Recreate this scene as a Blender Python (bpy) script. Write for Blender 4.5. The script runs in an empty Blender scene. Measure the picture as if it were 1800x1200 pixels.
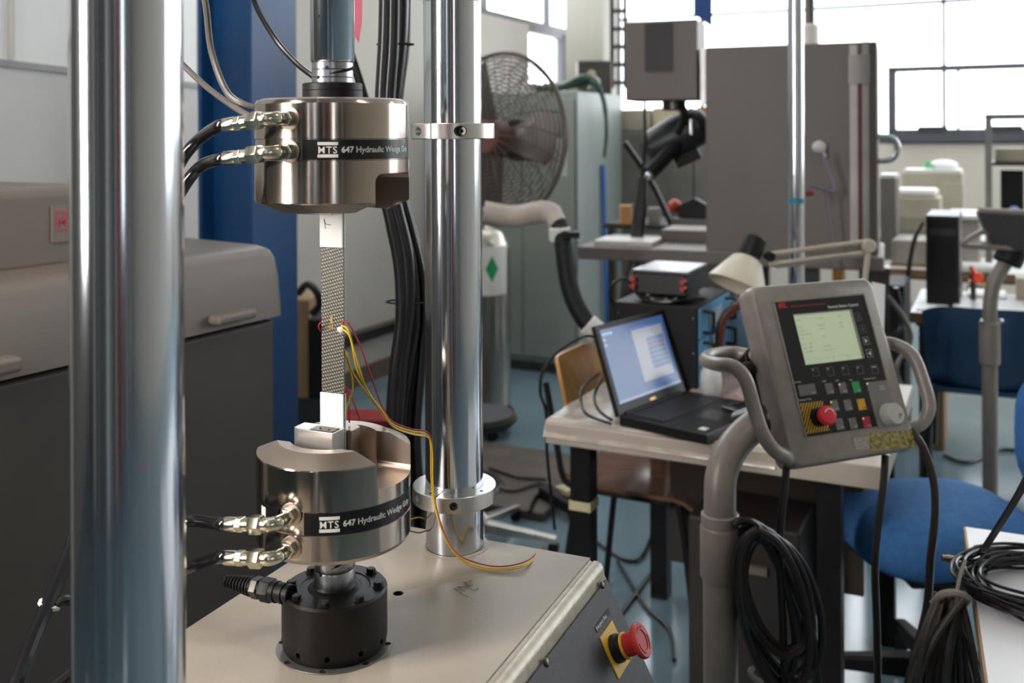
import bpy, bmesh, math, random
from mathutils import Vector, Matrix
random.seed(7)
PI = math.pi
SC = bpy.context.scene
COL = SC.collection
FPX = 1750.0
CXP, CYP, EPS, EYE = 900.0, 240.0, 0.0044, 1.5

# ---------------------------------------------------------------- camera
cam = bpy.data.cameras.new('camera')
cam.lens = 35.0; cam.sensor_width = 36.0; cam.shift_y = -0.2
cam.clip_start = 0.02
cam.dof.use_dof = True; cam.dof.focus_distance = 1.18; cam.dof.aperture_fstop = 5.4
cam_o = bpy.data.objects.new('camera', cam); COL.objects.link(cam_o)
_c, _s = math.cos(EPS), math.sin(EPS)
cam_o.matrix_world = Matrix(((_c, _s, 0, 0), (0, 0, -1, 0), (-_s, _c, 0, EYE), (0, 0, 0, 1)))
SC.camera = cam_o
# ---------------------------------------------------------------- world, exposure
SC.view_settings.view_transform = 'Standard'
SC.view_settings.look = 'None'
SC.view_settings.exposure = 0.2
SC.view_settings.gamma = 1.0
SC.view_settings.use_curve_mapping = False
w = bpy.data.worlds.new('overcast_sky'); SC.world = w; w.use_nodes = True
w.node_tree.nodes['Background'].inputs[0].default_value = (0.95, 0.975, 1.0, 1)
w.node_tree.nodes['Background'].inputs[1].default_value = 5.5
SC.cycles.max_bounces = 7; SC.cycles.diffuse_bounces = 4; SC.cycles.glossy_bounces = 4
SC.cycles.transparent_max_bounces = 8
SC.cycles.use_denoising = True
SC.cycles.sample_clamp_indirect = 6.0
SC.cycles.caustics_reflective = False; SC.cycles.caustics_refractive = False

# room axes on plan
UX, UY = 0.899, -0.438
VX, VY = 0.438, 0.899
def UV(u, v, z=0.0): return Vector((UX*u + VX*v, UY*u + VY*v, z))

def area_light(name, loc, target, sx, sy, power, color=(1, 1, 1), portal=False, spread=None):
    l = bpy.data.lights.new(name, 'AREA'); l.shape = 'RECTANGLE'; l.size = sx; l.size_y = sy
    l.energy = power; l.color = color
    if spread: l.spread = spread
    o = bpy.data.objects.new(name, l); COL.objects.link(o)
    o.location = loc
    o.rotation_euler = (Vector(target) - Vector(loc)).to_track_quat('-Z', 'Y').to_euler()
    if portal: l.cycles.is_portal = True
    return o
# photographer's soft lamp off to the side of the frame, and unseen ceiling lamps added as weak fill
area_light('soft_lamp', (-1.27, 0.42, 1.95), (-0.2, 1.08, 1.35), 0.22, 1.5, 42, (1.0, 0.94, 0.89))
for (u, v) in ((-1.5, 1.0), (1.8, 1.2), (1.8, 5.0), (-1.5, 5.5)):
    p = UV(u, v, 4.45)
    area_light('added_ceiling_fill', p, p - Vector((0, 0, 1)), 1.2, 0.3, 9, (1.0, 0.97, 0.92))
# daylight openings
def win_portal(name, p0, p1, z0, z1, into):
    c = (p0 + p1) / 2; c.z = (z0 + z1) / 2
    area_light(name, c + into * 0.05, c + into, (p1 - p0).length, z1 - z0, 1, portal=True)

# ---------------------------------------------------------------- pixel helpers (pinhole geometry -> metric points)
def ray(px, py):
    a, b = px - CXP, py - CYP
    return Vector(((a - EPS*b) / FPX, 1.0, -(b + EPS*a) / FPX))
def P(px, py, Y):
    return Vector((0, 0, EYE)) + ray(px, py) * Y
def hit(px, py, pt, n):
    d = ray(px, py); o = Vector((0, 0, EYE))
    t = (Vector(pt) - o).dot(n) / d.dot(n)
    return o + d * t
def hz(px, py, z): return hit(px, py, (0, 0, z), Vector((0, 0, 1)))

# ---------------------------------------------------------------- materials
def lin(c):
    if isinstance(c, str):
        c = c.lstrip('#'); c = [int(c[i:i+2], 16) / 255 for i in (0, 2, 4)]
    return tuple((x / 12.92 if x <= 0.04045 else ((x + 0.055) / 1.055) ** 2.4) for x in c) + (1.0,)
MATS = {}
def mat(name, col, rough=0.5, metal=0.0, var=0.08, scale=6.0, bump=0.0, bscale=200.0, col2=None, spec=None, coat=0.0, stretch=(1, 1, 1), rvar=0.0):
    if name in MATS: return MATS[name]
    m = bpy.data.materials.new(name); m.use_nodes = True
    nt = m.node_tree; N = nt.nodes; L = nt.links
    b = N['Principled BSDF']
    c = lin(col)
    b.inputs['Roughness'].default_value = rough; b.inputs['Metallic'].default_value = metal
    if spec is not None: b.inputs['Specular IOR Level'].default_value = spec
    if coat: b.inputs['Coat Weight'].default_value = coat; b.inputs['Coat Roughness'].default_value = 0.15
    tc = N.new('ShaderNodeTexCoord'); mp = N.new('ShaderNodeMapping'); mp.inputs['Scale'].default_value = stretch
    L.new(tc.outputs['Object'], mp.inputs[0])
    no = N.new('ShaderNodeTexNoise'); no.inputs['Scale'].default_value = scale; no.inputs['Detail'].default_value = 5
    L.new(mp.outputs[0], no.inputs['Vector'])
    rp = N.new('ShaderNodeValToRGB')
    c2 = lin(col2) if col2 else tuple(min(1, x * (1 + var * 2)) for x in c[:3]) + (1,)
    c1 = c if col2 else tuple(x * (1 - var * 2) for x in c[:3]) + (1,)
    rp.color_ramp.elements[0].position = 0.3; rp.color_ramp.elements[0].color = c1
    rp.color_ramp.elements[1].position = 0.7; rp.color_ramp.elements[1].color = c2
    L.new(no.outputs['Fac'], rp.inputs[0]); L.new(rp.outputs[0], b.inputs['Base Color'])
    if rvar:
        mr = N.new('ShaderNodeMapRange'); mr.inputs['To Min'].default_value = max(0.02, rough - rvar); mr.inputs['To Max'].default_value = rough + rvar
        L.new(no.outputs['Fac'], mr.inputs['Value']); L.new(mr.outputs[0], b.inputs['Roughness'])
    if bump:
        n2 = N.new('ShaderNodeTexNoise'); n2.inputs['Scale'].default_value = bscale; n2.inputs['Detail'].default_value = 3
        L.new(mp.outputs[0], n2.inputs['Vector'])
        bp = N.new('ShaderNodeBump'); bp.inputs['Strength'].default_value = bump; bp.inputs['Distance'].default_value = 0.002
        L.new(n2.outputs['Fac'], bp.inputs['Height']); L.new(bp.outputs[0], b.inputs['Normal'])
    MATS[name] = m
    return m
def emis(name, col, strength):
    if name in MATS: return MATS[name]
    m = mat(name, col, 0.25, 0, 0.02)
    b = m.node_tree.nodes['Principled BSDF']
    src = b.inputs['Base Color'].links[0].from_socket
    m.node_tree.links.new(src, b.inputs['Emission Color'])
    b.inputs['Emission Strength'].default_value = strength
    return m

chrome = mat('polished_column_steel', 'c4c9d0', 0.13, 1, 0.04, 3, stretch=(8, 8, .6), rvar=0.04)
gripm = mat('satin_grip_steel', 'aa9f95', 0.15, 1, 0.05, 5, rvar=0.06, stretch=(1, 1, 3))
gripcut = mat('ground_grip_steel', 'a39589', 0.42, 1, 0.06, 14, rvar=0.1)
alu = mat('machined_aluminium', 'd2cfca', 0.3, 1, 0.04, 20, rvar=0.08)
brass = mat('zinc_plated_fitting', 'cdc6b2', 0.2, 1, 0.05, 30, rvar=0.05)
steel = mat('bright_steel', 'b9bbbe', 0.2, 1, 0.05, 30)
darksteel = mat('dark_steel', '5b5855', 0.35, 1, 0.06)
blackm = mat('black_anodised', '100f0f', 0.45, 0, 0.15, 30, bump=0.1, bscale=400, spec=0.3)
blackgl = mat('black_hose_rubber', '121114', 0.28, 0, 0.15, 20, spec=0.4)
hosem = mat('shiny_hose_rubber', '0f0e11', 0.18, 0, 0.1, 20, spec=0.7)
blackmt = mat('matt_black_plastic', '131213', 0.55, 0, 0.15, spec=0.3)
cablem = mat('dark_cable_jacket', '231e1d', 0.38, 0, 0.15, spec=0.35)
greycab = mat('grey_cable_jacket', '5c5651', 0.3, 0, 0.12)
holem = mat('hole_black', '050505', 0.8, 0, 0.0)
plate = mat('cream_machine_paint', '9f9486', 0.42, 0, 0.035, 9, bump=0.12, bscale=260, rvar=0.08)
nose = mat('silver_edge_paint', 'a8a091', 0.3, 0.45, 0.07, 60, bump=0.2, bscale=500)
panelk = mat('dark_control_panel', '2b2d31', 0.5, 0, 0.1, 90, bump=0.25, bscale=700)
yellow = mat('warning_yellow', 'd9a92c', 0.45, 0, 0.04)
red = mat('stop_button_red', 'b02a2c', 0.35, 0, 0.04)
redbright = mat('stop_button_bright_red', 'd02c3a', 0.3, 0, 0.04)
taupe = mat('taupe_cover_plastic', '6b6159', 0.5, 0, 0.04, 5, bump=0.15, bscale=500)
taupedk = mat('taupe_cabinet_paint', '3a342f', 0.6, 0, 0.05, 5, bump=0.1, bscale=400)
taupemc = mat('taupe_machine_paint', '6e6560', 0.5, 0, 0.05, 2)
bluest = mat('blue_steel_paint', '0f4374', 0.4, 0, 0.12, 3, bump=0.05, bscale=60)
white = mat('white_panel', 'e6e6e2', 0.5, 0, 0.03, 3)
partg = mat('grey_partition', 'c9c6c2', 0.55, 0, 0.03, 2)
wallc = mat('wall_paint', 'b5afa5', 0.7, 0, 0.03, 1.5)
wallb = mat('beige_wall_paint', 'd2c8ba', 0.7, 0, 0.03, 1.5)
cabin = mat('grey_green_cabinet', '8f948c', 0.5, 0, 0.04, 2)
cabin_lit = mat('grey_green_cabinet_lit_side', '9aa39f', 0.45, 0, 0.05, 2)  # cabinet paint lightened to show the side face as lit
pend = mat('pendant_grey_paint', '89817a', 0.33, 0.15, 0.05, 50, bump=0.18, bscale=600)
polem = mat('pole_grey_paint', '80776f', 0.38, 0.1, 0.05, 20, bump=0.1, bscale=500)
whitepl = mat('white_plastic', 'dcdad4', 0.4, 0, 0.03)
wood = mat('plywood_orange', 'b98346', 0.35, 0, 0.1, 5, coat=0.4, col2='cb9653', stretch=(1, 6, 1))
woodb = mat('brown_plywood', '6d4a35', 0.22, 0, 0.1, 5, coat=0.6, col2='86604a', stretch=(1, 6, 1))
desk_w = mat('desk_laminate', 'd9d9dc', 0.35, 0, 0.03)
edge_w = mat('desk_wood_edge', '8d6c4a', 0.5, 0, 0.1)
beige = mat('beige_plastic', 'aaa28f', 0.5, 0, 0.05)
winfr = mat('window_frame_paint', '55575c', 0.5, 0, 0.05)
bluefab = mat('blue_fabric', '3a71ab', 0.85, 0, 0.08, 60, bump=0.3, bscale=900)
bluepl = mat('blue_plastic_shell', '244364', 0.4, 0, 0.06)
instb = mat('instrument_blue', '4f8fb8', 0.4, 0, 0.05)
paper = mat('paper_white', 'e6e6e6', 0.6, 0, 0.02)

# ---------------------------------------------------------------- mesh builder
def frame(origin, x, z):
    x = Vector(x).normalized(); z = Vector(z).normalized()
    y = z.cross(x).normalized(); x = y.cross(z).normalized()
    return Matrix(((x.x, y.x, z.x, origin[0]), (x.y, y.y, z.y, origin[1]), (x.z, y.z, z.z, origin[2]), (0, 0, 0, 1)))
def axisframe(origin, z):
    z = Vector(z).normalized()
    x = Vector((0, 0, 1)).cross(z)
    if x.length < 1e-4: x = Vector((1, 0, 0))
    return frame(origin, x, z)
def smoothpath(pts, n=8):
    pts = [Vector(p) for p in pts]
    if len(pts) < 3: return pts
    out = []
    for i in range(len(pts) - 1):
        p0 = pts[max(i-1, 0)]; p1 = pts[i]; p2 = pts[i+1]; p3 = pts[min(i+2, len(pts)-1)]
        for k in range(n):
            t = k / n
            out.append(0.5 * ((2*p1) + (p2-p0)*t + (2*p0-5*p1+4*p2-p3)*t*t + (-p0+3*p1-3*p2+p3)*t**3))
    out.append(pts[-1])
    return out
class MB:
    def __init__(s): s.v = []; s.f = []; s.M = Matrix.Identity(4)
    def at(s, M): s.M = M; return s
    def add(s, vs, fs):
        b = len(s.v); s.v += [s.M @ Vector(p) for p in vs]; s.f += [tuple(b + i for i in f) for f in fs]; return s
    def box(s, x0, x1, y0, y1, z0, z1):
        return s.add([(x0,y0,z0),(x1,y0,z0),(x1,y1,z0),(x0,y1,z0),(x0,y0,z1),(x1,y0,z1),(x1,y1,z1),(x0,y1,z1)],
                     [(0,3,2,1),(4,5,6,7),(0,1,5,4),(1,2,6,5),(2,3,7,6),(3,0,4,7)])
    def prism(s, poly, z0, z1):
        n = len(poly)
        a = sum(poly[i][0]*poly[(i+1)%n][1]-poly[(i+1)%n][0]*poly[i][1] for i in range(n))
        if a < 0: poly = poly[::-1]
        return s.add([(p[0],p[1],z0) for p in poly]+[(p[0],p[1],z1) for p in poly],
              [tuple(range(n))[::-1], tuple(range(n,2*n))]+[(i,(i+1)%n,n+(i+1)%n,n+i) for i in range(n)])
    def lathe(s, prof, n=48, a0=0.0):
        vs, fs = [], []
        for r, z in prof:
            for k in range(n):
                a = 2*PI*k/n + a0; vs.append((r*math.cos(a), r*math.sin(a), z))
        for i in range(len(prof)-1):
            for k in range(n):
                a, b = i*n+k, i*n+(k+1)%n
                fs.append((a, b, b+n, a+n))
        fs.append(tuple(range(n))[::-1]); m = (len(prof)-1)*n; fs.append(tuple(range(m, m+n)))
        return s.add(vs, fs)
    def cyl(s, r, z0, z1, n=24, b=0.0):
        if b: return s.lathe([(r-b,z0),(r,z0+b),(r,z1-b),(r-b,z1)], n)
        return s.lathe([(r,z0),(r,z1)], n)
    def tube(s, pts, r, n=8, sm=8, closed=False):
        pts = smoothpath(pts, sm) if sm else [Vector(p) for p in pts]
        m = len(pts); vs, fs = [], []
        up = None
        for i, p in enumerate(pts):
            t = (pts[min(i+1,m-1)] - pts[max(i-1,0)])
            if t.length < 1e-9: t = Vector((0,0,1))
            t.normalize()
            if up is None:
                up = Vector((0,0,1)) if abs(t.z) < 0.9 else Vector((1,0,0))
            x = up - t*up.dot(t)
            if x.length < 1e-5: x = Vector((1,0,0)) - t*t.x
            x.normalize(); up = x
            y = t.cross(x)
            rr = r[min(int(i/ (m-1) * (len(r)-1) + .5), len(r)-1)] if isinstance(r, (list, tuple)) else r
            for k in range(n):
                a = 2*PI*k/n; vs.append(p + x*(rr*math.cos(a)) + y*(rr*math.sin(a)))
        for i in range(m-1):
            for k in range(n):
                a, b = i*n+k, i*n+(k+1)%n
                fs.append((a, b, b+n, a+n))
        fs.append(tuple(range(n))[::-1]); fs.append(tuple(range((m-1)*n, m*n)))
        return s.add(vs, fs)
    def sphere(s, c, r, n=16, sq=(1,1,1)):
        vs, fs = [], []
        h = n//2
        for i in range(h+1):
            th = PI*i/h
            for k in range(n):
                a = 2*PI*k/n; vs.append((c[0]+sq[0]*r*math.sin(th)*math.cos(a), c[1]+sq[1]*r*math.sin(th)*math.sin(a), c[2]+sq[2]*r*math.cos(th)))
        for i in range(h):
            for k in range(n):
                a, b = i*n+k, i*n+(k+1)%n
                fs.append((a, a+n, b+n, b))
        return s.add(vs, fs)
    def mesh(s, name, inv=None):
        me = bpy.data.meshes.new(name)
        vs = [inv @ p for p in s.v] if inv else s.v
        me.from_pydata([tuple(p) for p in vs], [], s.f)
        bm = bmesh.new(); bm.from_mesh(me)
        bmesh.ops.remove_doubles(bm, verts=bm.verts, dist=1e-6)
        bmesh.ops.recalc_face_normals(bm, faces=bm.faces)
        bm.to_mesh(me); bm.free()
        return me
MW = {}
def finish(me, m, angle=35):
    me.materials.clear(); me.materials.append(m)
    me.polygons.foreach_set('use_smooth', [True]*len(me.polygons))
    me.set_sharp_from_angle(angle=math.radians(angle))
def obj(name, mb, m, parent=None, bevel=0.0, seg=2, angle=35):
    inv = MW[parent.name].inverted() if parent is not None else None
    origin = None
    if parent is None:
        n = len(mb.v); c = Vector((sum(p.x for p in mb.v)/n, sum(p.y for p in mb.v)/n, min(p.z for p in mb.v)))
        origin = Matrix.Translation(c); inv = origin.inverted()
    me = mb.mesh(name, inv); finish(me, m, angle)
    o = bpy.data.objects.new(name, me); COL.objects.link(o)
    if parent is not None: o.parent = parent; MW[o.name] = MW[parent.name]
    else: o.matrix_world = origin; MW[o.name] = origin
    if bevel:
        b = o.modifiers.new('bevel', 'BEVEL'); b.width = bevel; b.segments = seg; b.limit_method = 'ANGLE'; b.angle_limit = math.radians(35)
        b.harden_normals = True
    return o
def thing(name, label, cat, loc=(0,0,0), group=None):
    o = bpy.data.objects.new(name, None); COL.objects.link(o); o.empty_display_size = 0.05
    M = Matrix.Translation(Vector(loc)); o.matrix_world = M; MW[o.name] = M
    o['label'] = label; o['category'] = cat
    if group: o['group'] = group
    return o
def tag(o, label, cat, group=None):
    o['label'] = label; o['category'] = cat
    if group: o['group'] = group
    return o
def plabel(o, l): o['label'] = l; return o
def struct(name, mb, m, parent=None, bevel=0.0):
    o = obj(name, mb, m, parent, bevel)
    if parent is None: o['kind'] = 'structure'
    return o
def boolean(base, cutters, name, m, parent, angle=35, bevel=0.0, mcut=None):
    """base, cutters: MB in world coords"""
    inv = MW[parent.name].inverted()
    me = base.mesh(name, inv); o = bpy.data.objects.new('tmp', me); COL.objects.link(o)
    me.materials.append(m); me.materials.append(mcut or m)
    tmp = []
    for c in cutters:
        cm = c.mesh('cut', inv); cm.materials.append(m); cm.materials.append(mcut or m)
        cm.polygons.foreach_set('material_index', [1]*len(cm.polygons))
        co = bpy.data.objects.new('cut', cm); COL.objects.link(co); tmp.append(co)
        md = o.modifiers.new('b', 'BOOLEAN'); md.object = co; md.operation = 'DIFFERENCE'; md.solver = 'EXACT'
    if bevel:
        b = o.modifiers.new('bevel', 'BEVEL'); b.width = bevel; b.segments = 2; b.limit_method = 'ANGLE'; b.angle_limit = math.radians(40)
    bpy.context.view_layer.update()
    dg = bpy.context.evaluated_depsgraph_get()
    res = bpy.data.meshes.new_from_object(o.evaluated_get(dg)); res.name = name
    bpy.data.objects.remove(o)
    for t in tmp: bpy.data.objects.remove(t)
    res.polygons.foreach_set('use_smooth', [True]*len(res.polygons))
    res.set_sharp_from_angle(angle=math.radians(angle))
    r = bpy.data.objects.new(name, res); COL.objects.link(r); r.parent = parent; MW[r.name] = MW[parent.name]
    return r
def text_mb(s, size, fn, extrude=0.0, align='LEFT', spacing=1.0, bold=0.0):
    """text laid flat in x/y, each vertex sent through fn(x, y, z)"""
    cu = bpy.data.curves.new('t', 'FONT'); cu.body = s; cu.size = size; cu.extrude = extrude; cu.align_x = align
    cu.space_character = spacing; cu.resolution_u = 3; cu.offset = bold
    o = bpy.data.objects.new('t', cu); COL.objects.link(o)
    bpy.context.view_layer.update()
    me = bpy.data.meshes.new_from_object(o.evaluated_get(bpy.context.evaluated_depsgraph_get()))
    bpy.data.objects.remove(o)
    mb = MB(); mb.v = [Vector(fn(*v.co)) for v in me.vertices]; mb.f = [tuple(p.vertices) for p in me.polygons]
    bpy.data.meshes.remove(me)
    return mb
# ================================================================ THE HALL
UL, UR, VN, VB, HC = -3.495, 4.6, -3.0, 9.58, 4.6
def uvbox(mb, u0, u1, v0, v1, z0, z1):
    mb.at(Matrix(((UX, VX, 0, 0), (UY, VY, 0, 0), (0, 0, 1, 0), (0, 0, 0, 1)))).box(u0, u1, v0, v1, z0, z1); mb.at(Matrix.Identity(4)); return mb
floor_m = mat('blue_painted_floor', '66808c', 0.14, 0, 0.1, 1.4, bump=0.06, bscale=30, rvar=0.06, spec=0.9, col2='7b919a')
struct('floor', uvbox(MB(), UL-.2, UR+.2, VN-.2, VB+.2, -0.1, 0), floor_m)
struct('ceiling', uvbox(MB(), UL-.2, UR+.2, VN-.2, VB+.2, HC, HC+.1), white)
# back wall with the long window band
b = MB(); uvbox(b, UL, UR, VB, VB+.15, 0, 1.42); uvbox(b, UL, UR, VB, VB+.15, 4.2, HC); struct('wall_back', b, wallb)
def window(name, fixed, lo, hi, z0, z1, cols, rows, axis, thick=0.035, sill=0.07):
    # axis 'u': runs along U at v=fixed ; axis 'v': runs along V at u=fixed
    def bb(m, a0, a1, c0, c1, za, zb):
        return uvbox(m, a0, a1, c0, c1, za, zb) if axis == 'u' else uvbox(m, c0, c1, a0, a1, za, zb)
    fr = MB()
    bb(fr, lo, hi, fixed, fixed+.06, z0, z0+sill); bb(fr, lo, hi, fixed, fixed+.06, z1-.05, z1)
    bb(fr, lo, lo+.05, fixed, fixed+.06, z0, z1); bb(fr, hi-.05, hi, fixed, fixed+.06, z0, z1)
    for c in cols: bb(fr, c-thick/2, c+thick/2, fixed, fixed+.06, z0, z1)
    for r in rows: bb(fr, lo, hi, fixed+.002, fixed+.058, r-thick/2, r+thick/2)
    f = obj(name, fr, winfr); f['kind'] = 'structure'
    cs = [lo] + list(cols) + [hi]; rs = [z0] + list(rows) + [z1]
    for i in range(len(cs)-1):
        for j in range(len(rs)-1):
            m = MB(); bb(m, cs[i], cs[i+1], fixed+.025, fixed+.031, rs[j], rs[j+1])
            obj('pane', m, glassm, f)
    return f
glassm = bpy.data.materials.new('window_glass'); glassm.use_nodes = True
_n = glassm.node_tree; _n.nodes.clear()
_o = _n.nodes.new('ShaderNodeOutputMaterial'); _mx = _n.nodes.new('ShaderNodeMixShader'); _t = _n.nodes.new('ShaderNodeBsdfTransparent'); _g = _n.nodes.new('ShaderNodeBsdfGlossy')
_g.inputs['Roughness'].default_value = 0.02; _mx.inputs[0].default_value = 0.06; _t.inputs[0].default_value = (0.96, 0.97, 0.98, 1)
_n.links.new(_t.outputs[0], _mx.inputs[1]); _n.links.new(_g.outputs[0], _mx.inputs[2]); _n.links.new(_mx.outputs[0], _o.inputs[0])
window('window_1', VB, UL, UR, 1.42, 4.2, [-2.6, -1.6, -0.42, 0.62, 1.7, 2.8, 3.8], [2.68, 3.4], 'u', 0.03)
# opening sash in the window band
def backu(px):   # u coordinate of a pixel column on the back wall
    p = hit(px, 240, UV(0, VB), Vector((VX, VY, 0))); return UX*p.x + UY*p.y
us = backu(1568)
sash = MB(); 
uvbox(sash, us-.03, UR, VB-.06, VB-.002, 1.44, 1.55); uvbox(sash, us-.03, UR, VB-.06, VB-.002, 2.06, 2.11); uvbox(sash, us-.03, us+.04, VB-.06, VB-.002, 1.5, 2.1)
uvbox(sash, backu(1685)-.012, backu(1685)+.012, VB-.05, VB-.01, 1.5, 2.1)
o = struct('window_2', sash, winfr)
m = MB(); uvbox(m, us, UR, VB-.035, VB-.03, 1.5, 2.08); obj('pane', m, glassm, o)
for px in (1640, 1770):
    m = MB(); uu = backu(px); uvbox(m, uu-.12, uu+.12, VB-.09, VB-.055, 1.54, 1.575); obj('latch', m, darksteel, o)
win_portal('window_portal_back', UV(UL+.2, VB), UV(UR-.2, VB), 1.5, 4.1, Vector((-VX, -VY, 0)))
# left wall : solid below, windows above
def leftv(px):
    p = hit(px, 240, UV(UL, 0), Vector((UX, UY, 0))); return VX*p.x + VY*p.y
wv0, wv1 = leftv(930), leftv(1000)
b = MB(); uvbox(b, UL-.15, UL, VN, VB, 0, 1.92); uvbox(b, UL-.15, UL, VN, wv0, 1.92, 2.43); uvbox(b, UL-.15, UL, wv1, VB, 1.92, 2.43); uvbox(b, UL-.15, UL, VN, VB, 4.2, HC); uvbox(b, UL-.15, UL, VN, 2.0, 2.43, 4.2); o = struct('wall_left', b, wallc)
window('window_3', UL-.09, 2.0, VB, 2.43, 4.2, [3.2, 4.4, 5.6, 6.8, 8.0], [3.3], 'v', 0.03, 0.05)
window('window_6', UL-.09, wv0, wv1, 1.92, 2.43, [], [], 'v', 0.03, 0.03)
win_portal('window_portal_left', UV(UL, 2.2), UV(UL, VB-.2), 2.5, 4.1, Vector((UX, UY, 0)))
for v in (3.6, 4.85, 6.1, 7.35, 9.3):
    m = MB(); uvbox(m, UL, UL+.012, v-.02, v+.02, 0.3, 1.9); struct('trim_%d' % int(v), m, white)
m = MB(); uvbox(m, UL, UL+.07, 4.0, VB, 0.27, 0.33); struct('trim_11', m, darksteel)
m = MB(); uvbox(m, UL, UL+.03, 4.0, VB, 0.0, 0.10); struct('baseboard_left', m, mat('baseboard_brown', '5b4a40', .6))
b = MB(); uvbox(b, UR, UR+.15, VN, VB, 0, 1.1); uvbox(b, UR, UR+.15, VN, VB, 3.6, HC); uvbox(b, UR, UR+.15, VN, 5.0, 1.1, 3.6); struct('wall_right', b, wallb)
window('unseen_window_4', UR, 5.0, VB, 1.1, 3.6, [6.2, 7.5], [2.4], 'v', 0.04)  # unseen side window, put in for daylight and sized by the column reflections
win_portal('window_portal_right', UV(UR, 5.1), UV(UR, VB-.2), 1.2, 3.5, Vector((-UX, -UY, 0)))
b = MB(); uvbox(b, UL, UR, VN-.15, VN, 0, 1.0); uvbox(b, UL, UR, VN-.15, VN, 3.2, HC); uvbox(b, UL, 2.15, VN-.15, VN, 1.0, 3.2); uvbox(b, 2.6, UR, VN-.15, VN, 1.0, 3.2); struct('wall_near', b, mat('dark_wall_paint', '5d5a58', .7))
window('window_5', VN-.1, 2.15, 2.6, 1.0, 3.2, [], [2.1], 'u')
# unseen near wall : red, white and dark strips added for reflections in the columns
def nearbox(nm, u0, u1, z0, z1, m, d=.06):
    x = MB(); uvbox(x, u0, u1, VN, VN+d, z0, z1); return struct(nm, x, m)
dkm = mat('reflect_strip_dark', '24211f', .6)
nearbox('reflect_strip_1', 1.25, 1.75, 0, 2.6, mat('reflect_strip_red', '8c2326', .5))
for k, u in enumerate((-3.2, -2.0, -1.35, -.2, .35, .95, 1.95, 2.85, 3.7)): nearbox('trim_%d' % (20+k), u, u+(.10, .25, .06, .3, .08, .12, .05, .2, .3)[k], 0, 3.6, white)
for k, (u0, u1) in enumerate(((-1.9, -1.4), (.1, .3), (.55, .9), (1.78, 1.93), (3.1, 3.6))): nearbox('reflect_strip_%d' % (2+k), u0, u1, 0, 3.2, dkm, .04)
# housings for the added ceiling fill, out of view
for i, (u, v) in enumerate(((-1.5, 1.0), (1.8, 1.2), (1.8, 5.0), (-1.5, 5.5))):
    c = UV(u, v, 4.5); t = MB().box(c.x-.65, c.x+.65, c.y-.2, c.y+.2, 4.5, 4.6)
    o = obj('added_lamp_housing', t, whitepl); o['kind'] = 'structure'
# beige corner pillar at the far end
pc = P(1040, 240, 8.6)
m = MB().at(Matrix.Translation((pc.x, pc.y, 0)) @ Matrix.Rotation(-0.454, 4, 'Z')).box(-.17, .17, -.17, .17, 0, HC)
struct('pillar', m, mat('pillar_paint', 'a9a498', .6, var=.03, scale=1))
# slotted bracket beside the pillar
a = P(1087, 30, 8.35)
t = thing('wall_ladder', 'grey slotted ladder bracket beside the beige pillar in front of the bright window', 'ladder', (a.x, a.y, 1.9))
for s in (-1, 1): obj('rail', MB().box(a.x+s*.055-.017, a.x+s*.055+.017, a.y-.02, a.y+.02, 1.9, 3.3), darksteel, t)
for k in range(9): obj('rung', MB().box(a.x-.05, a.x+.05, a.y-.015, a.y+.015, 1.93+k*.15, 1.965+k*.15), darksteel, t)
a = P(1044, 138, 8.2)
t = thing('wall_box', 'dark grey switch box with round dial on the beige pillar', 'box', (a.x, a.y, a.z))
obj('housing', MB().box(a.x-.14, a.x+.14, a.y-.1, a.y+.1, a.z-.14, a.z+.14), darksteel, t, .01)
obj('dial', MB().at(axisframe((a.x-.03, a.y-.1, a.z+.03), (0, -1, 0))).cyl(.035, 0, .03), beige, t)

# near partition of white and grey panels
X0, Y0_, dx, dy = -1.364, 2.65, 0.1183, 0.993
PM = frame((X0, Y0_, 0), (dx, dy, 0), (0, 0, 1))        # local x runs along the partition, y to the hidden side
m = MB().at(PM).box(-1.3, 1.28, 0, .06, 0, 1.7); struct('partition', m, partg)
m = MB().at(PM).box(-1.3, 1.28, .03, .09, 1.7, 3.0); o = struct('partition_upper', m, white)
for x in (-.98, -0.02, .09, .95): obj('panel_joint', MB().at(PM).box(x-.006, x+.006, .018, .031, 1.7, 3.0), partg, o)
obj('capping', MB().at(PM).box(-1.3, 1.28, -.008, .028, 1.693, 1.712), mat('capping_grey', '8f8d8a', .5), o)

# ---------------------------------------------------------------- blue steel column
c = P(443, 240, 3.0)
BF = frame((c.x, c.y, 0), (-UX, -UY, 0), (0, 0, 1))     # x along -U, y along -V
t = thing('steel_column', 'tall blue painted steel H column standing behind the taupe cabinet', 'column', (c.x, c.y, 0))
L_ = 0.215
obj('flange', MB().at(BF).box(0, .014, -L_, 0, 0, HC), bluest, t, .002)
obj('flange', MB().at(BF).box(L_-.014, L_, -L_, 0, 0, HC), bluest, t, .002)
obj('web', MB().at(BF).box(.014, L_-.014, -.065, -.055, 0, HC), bluest, t)
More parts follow.
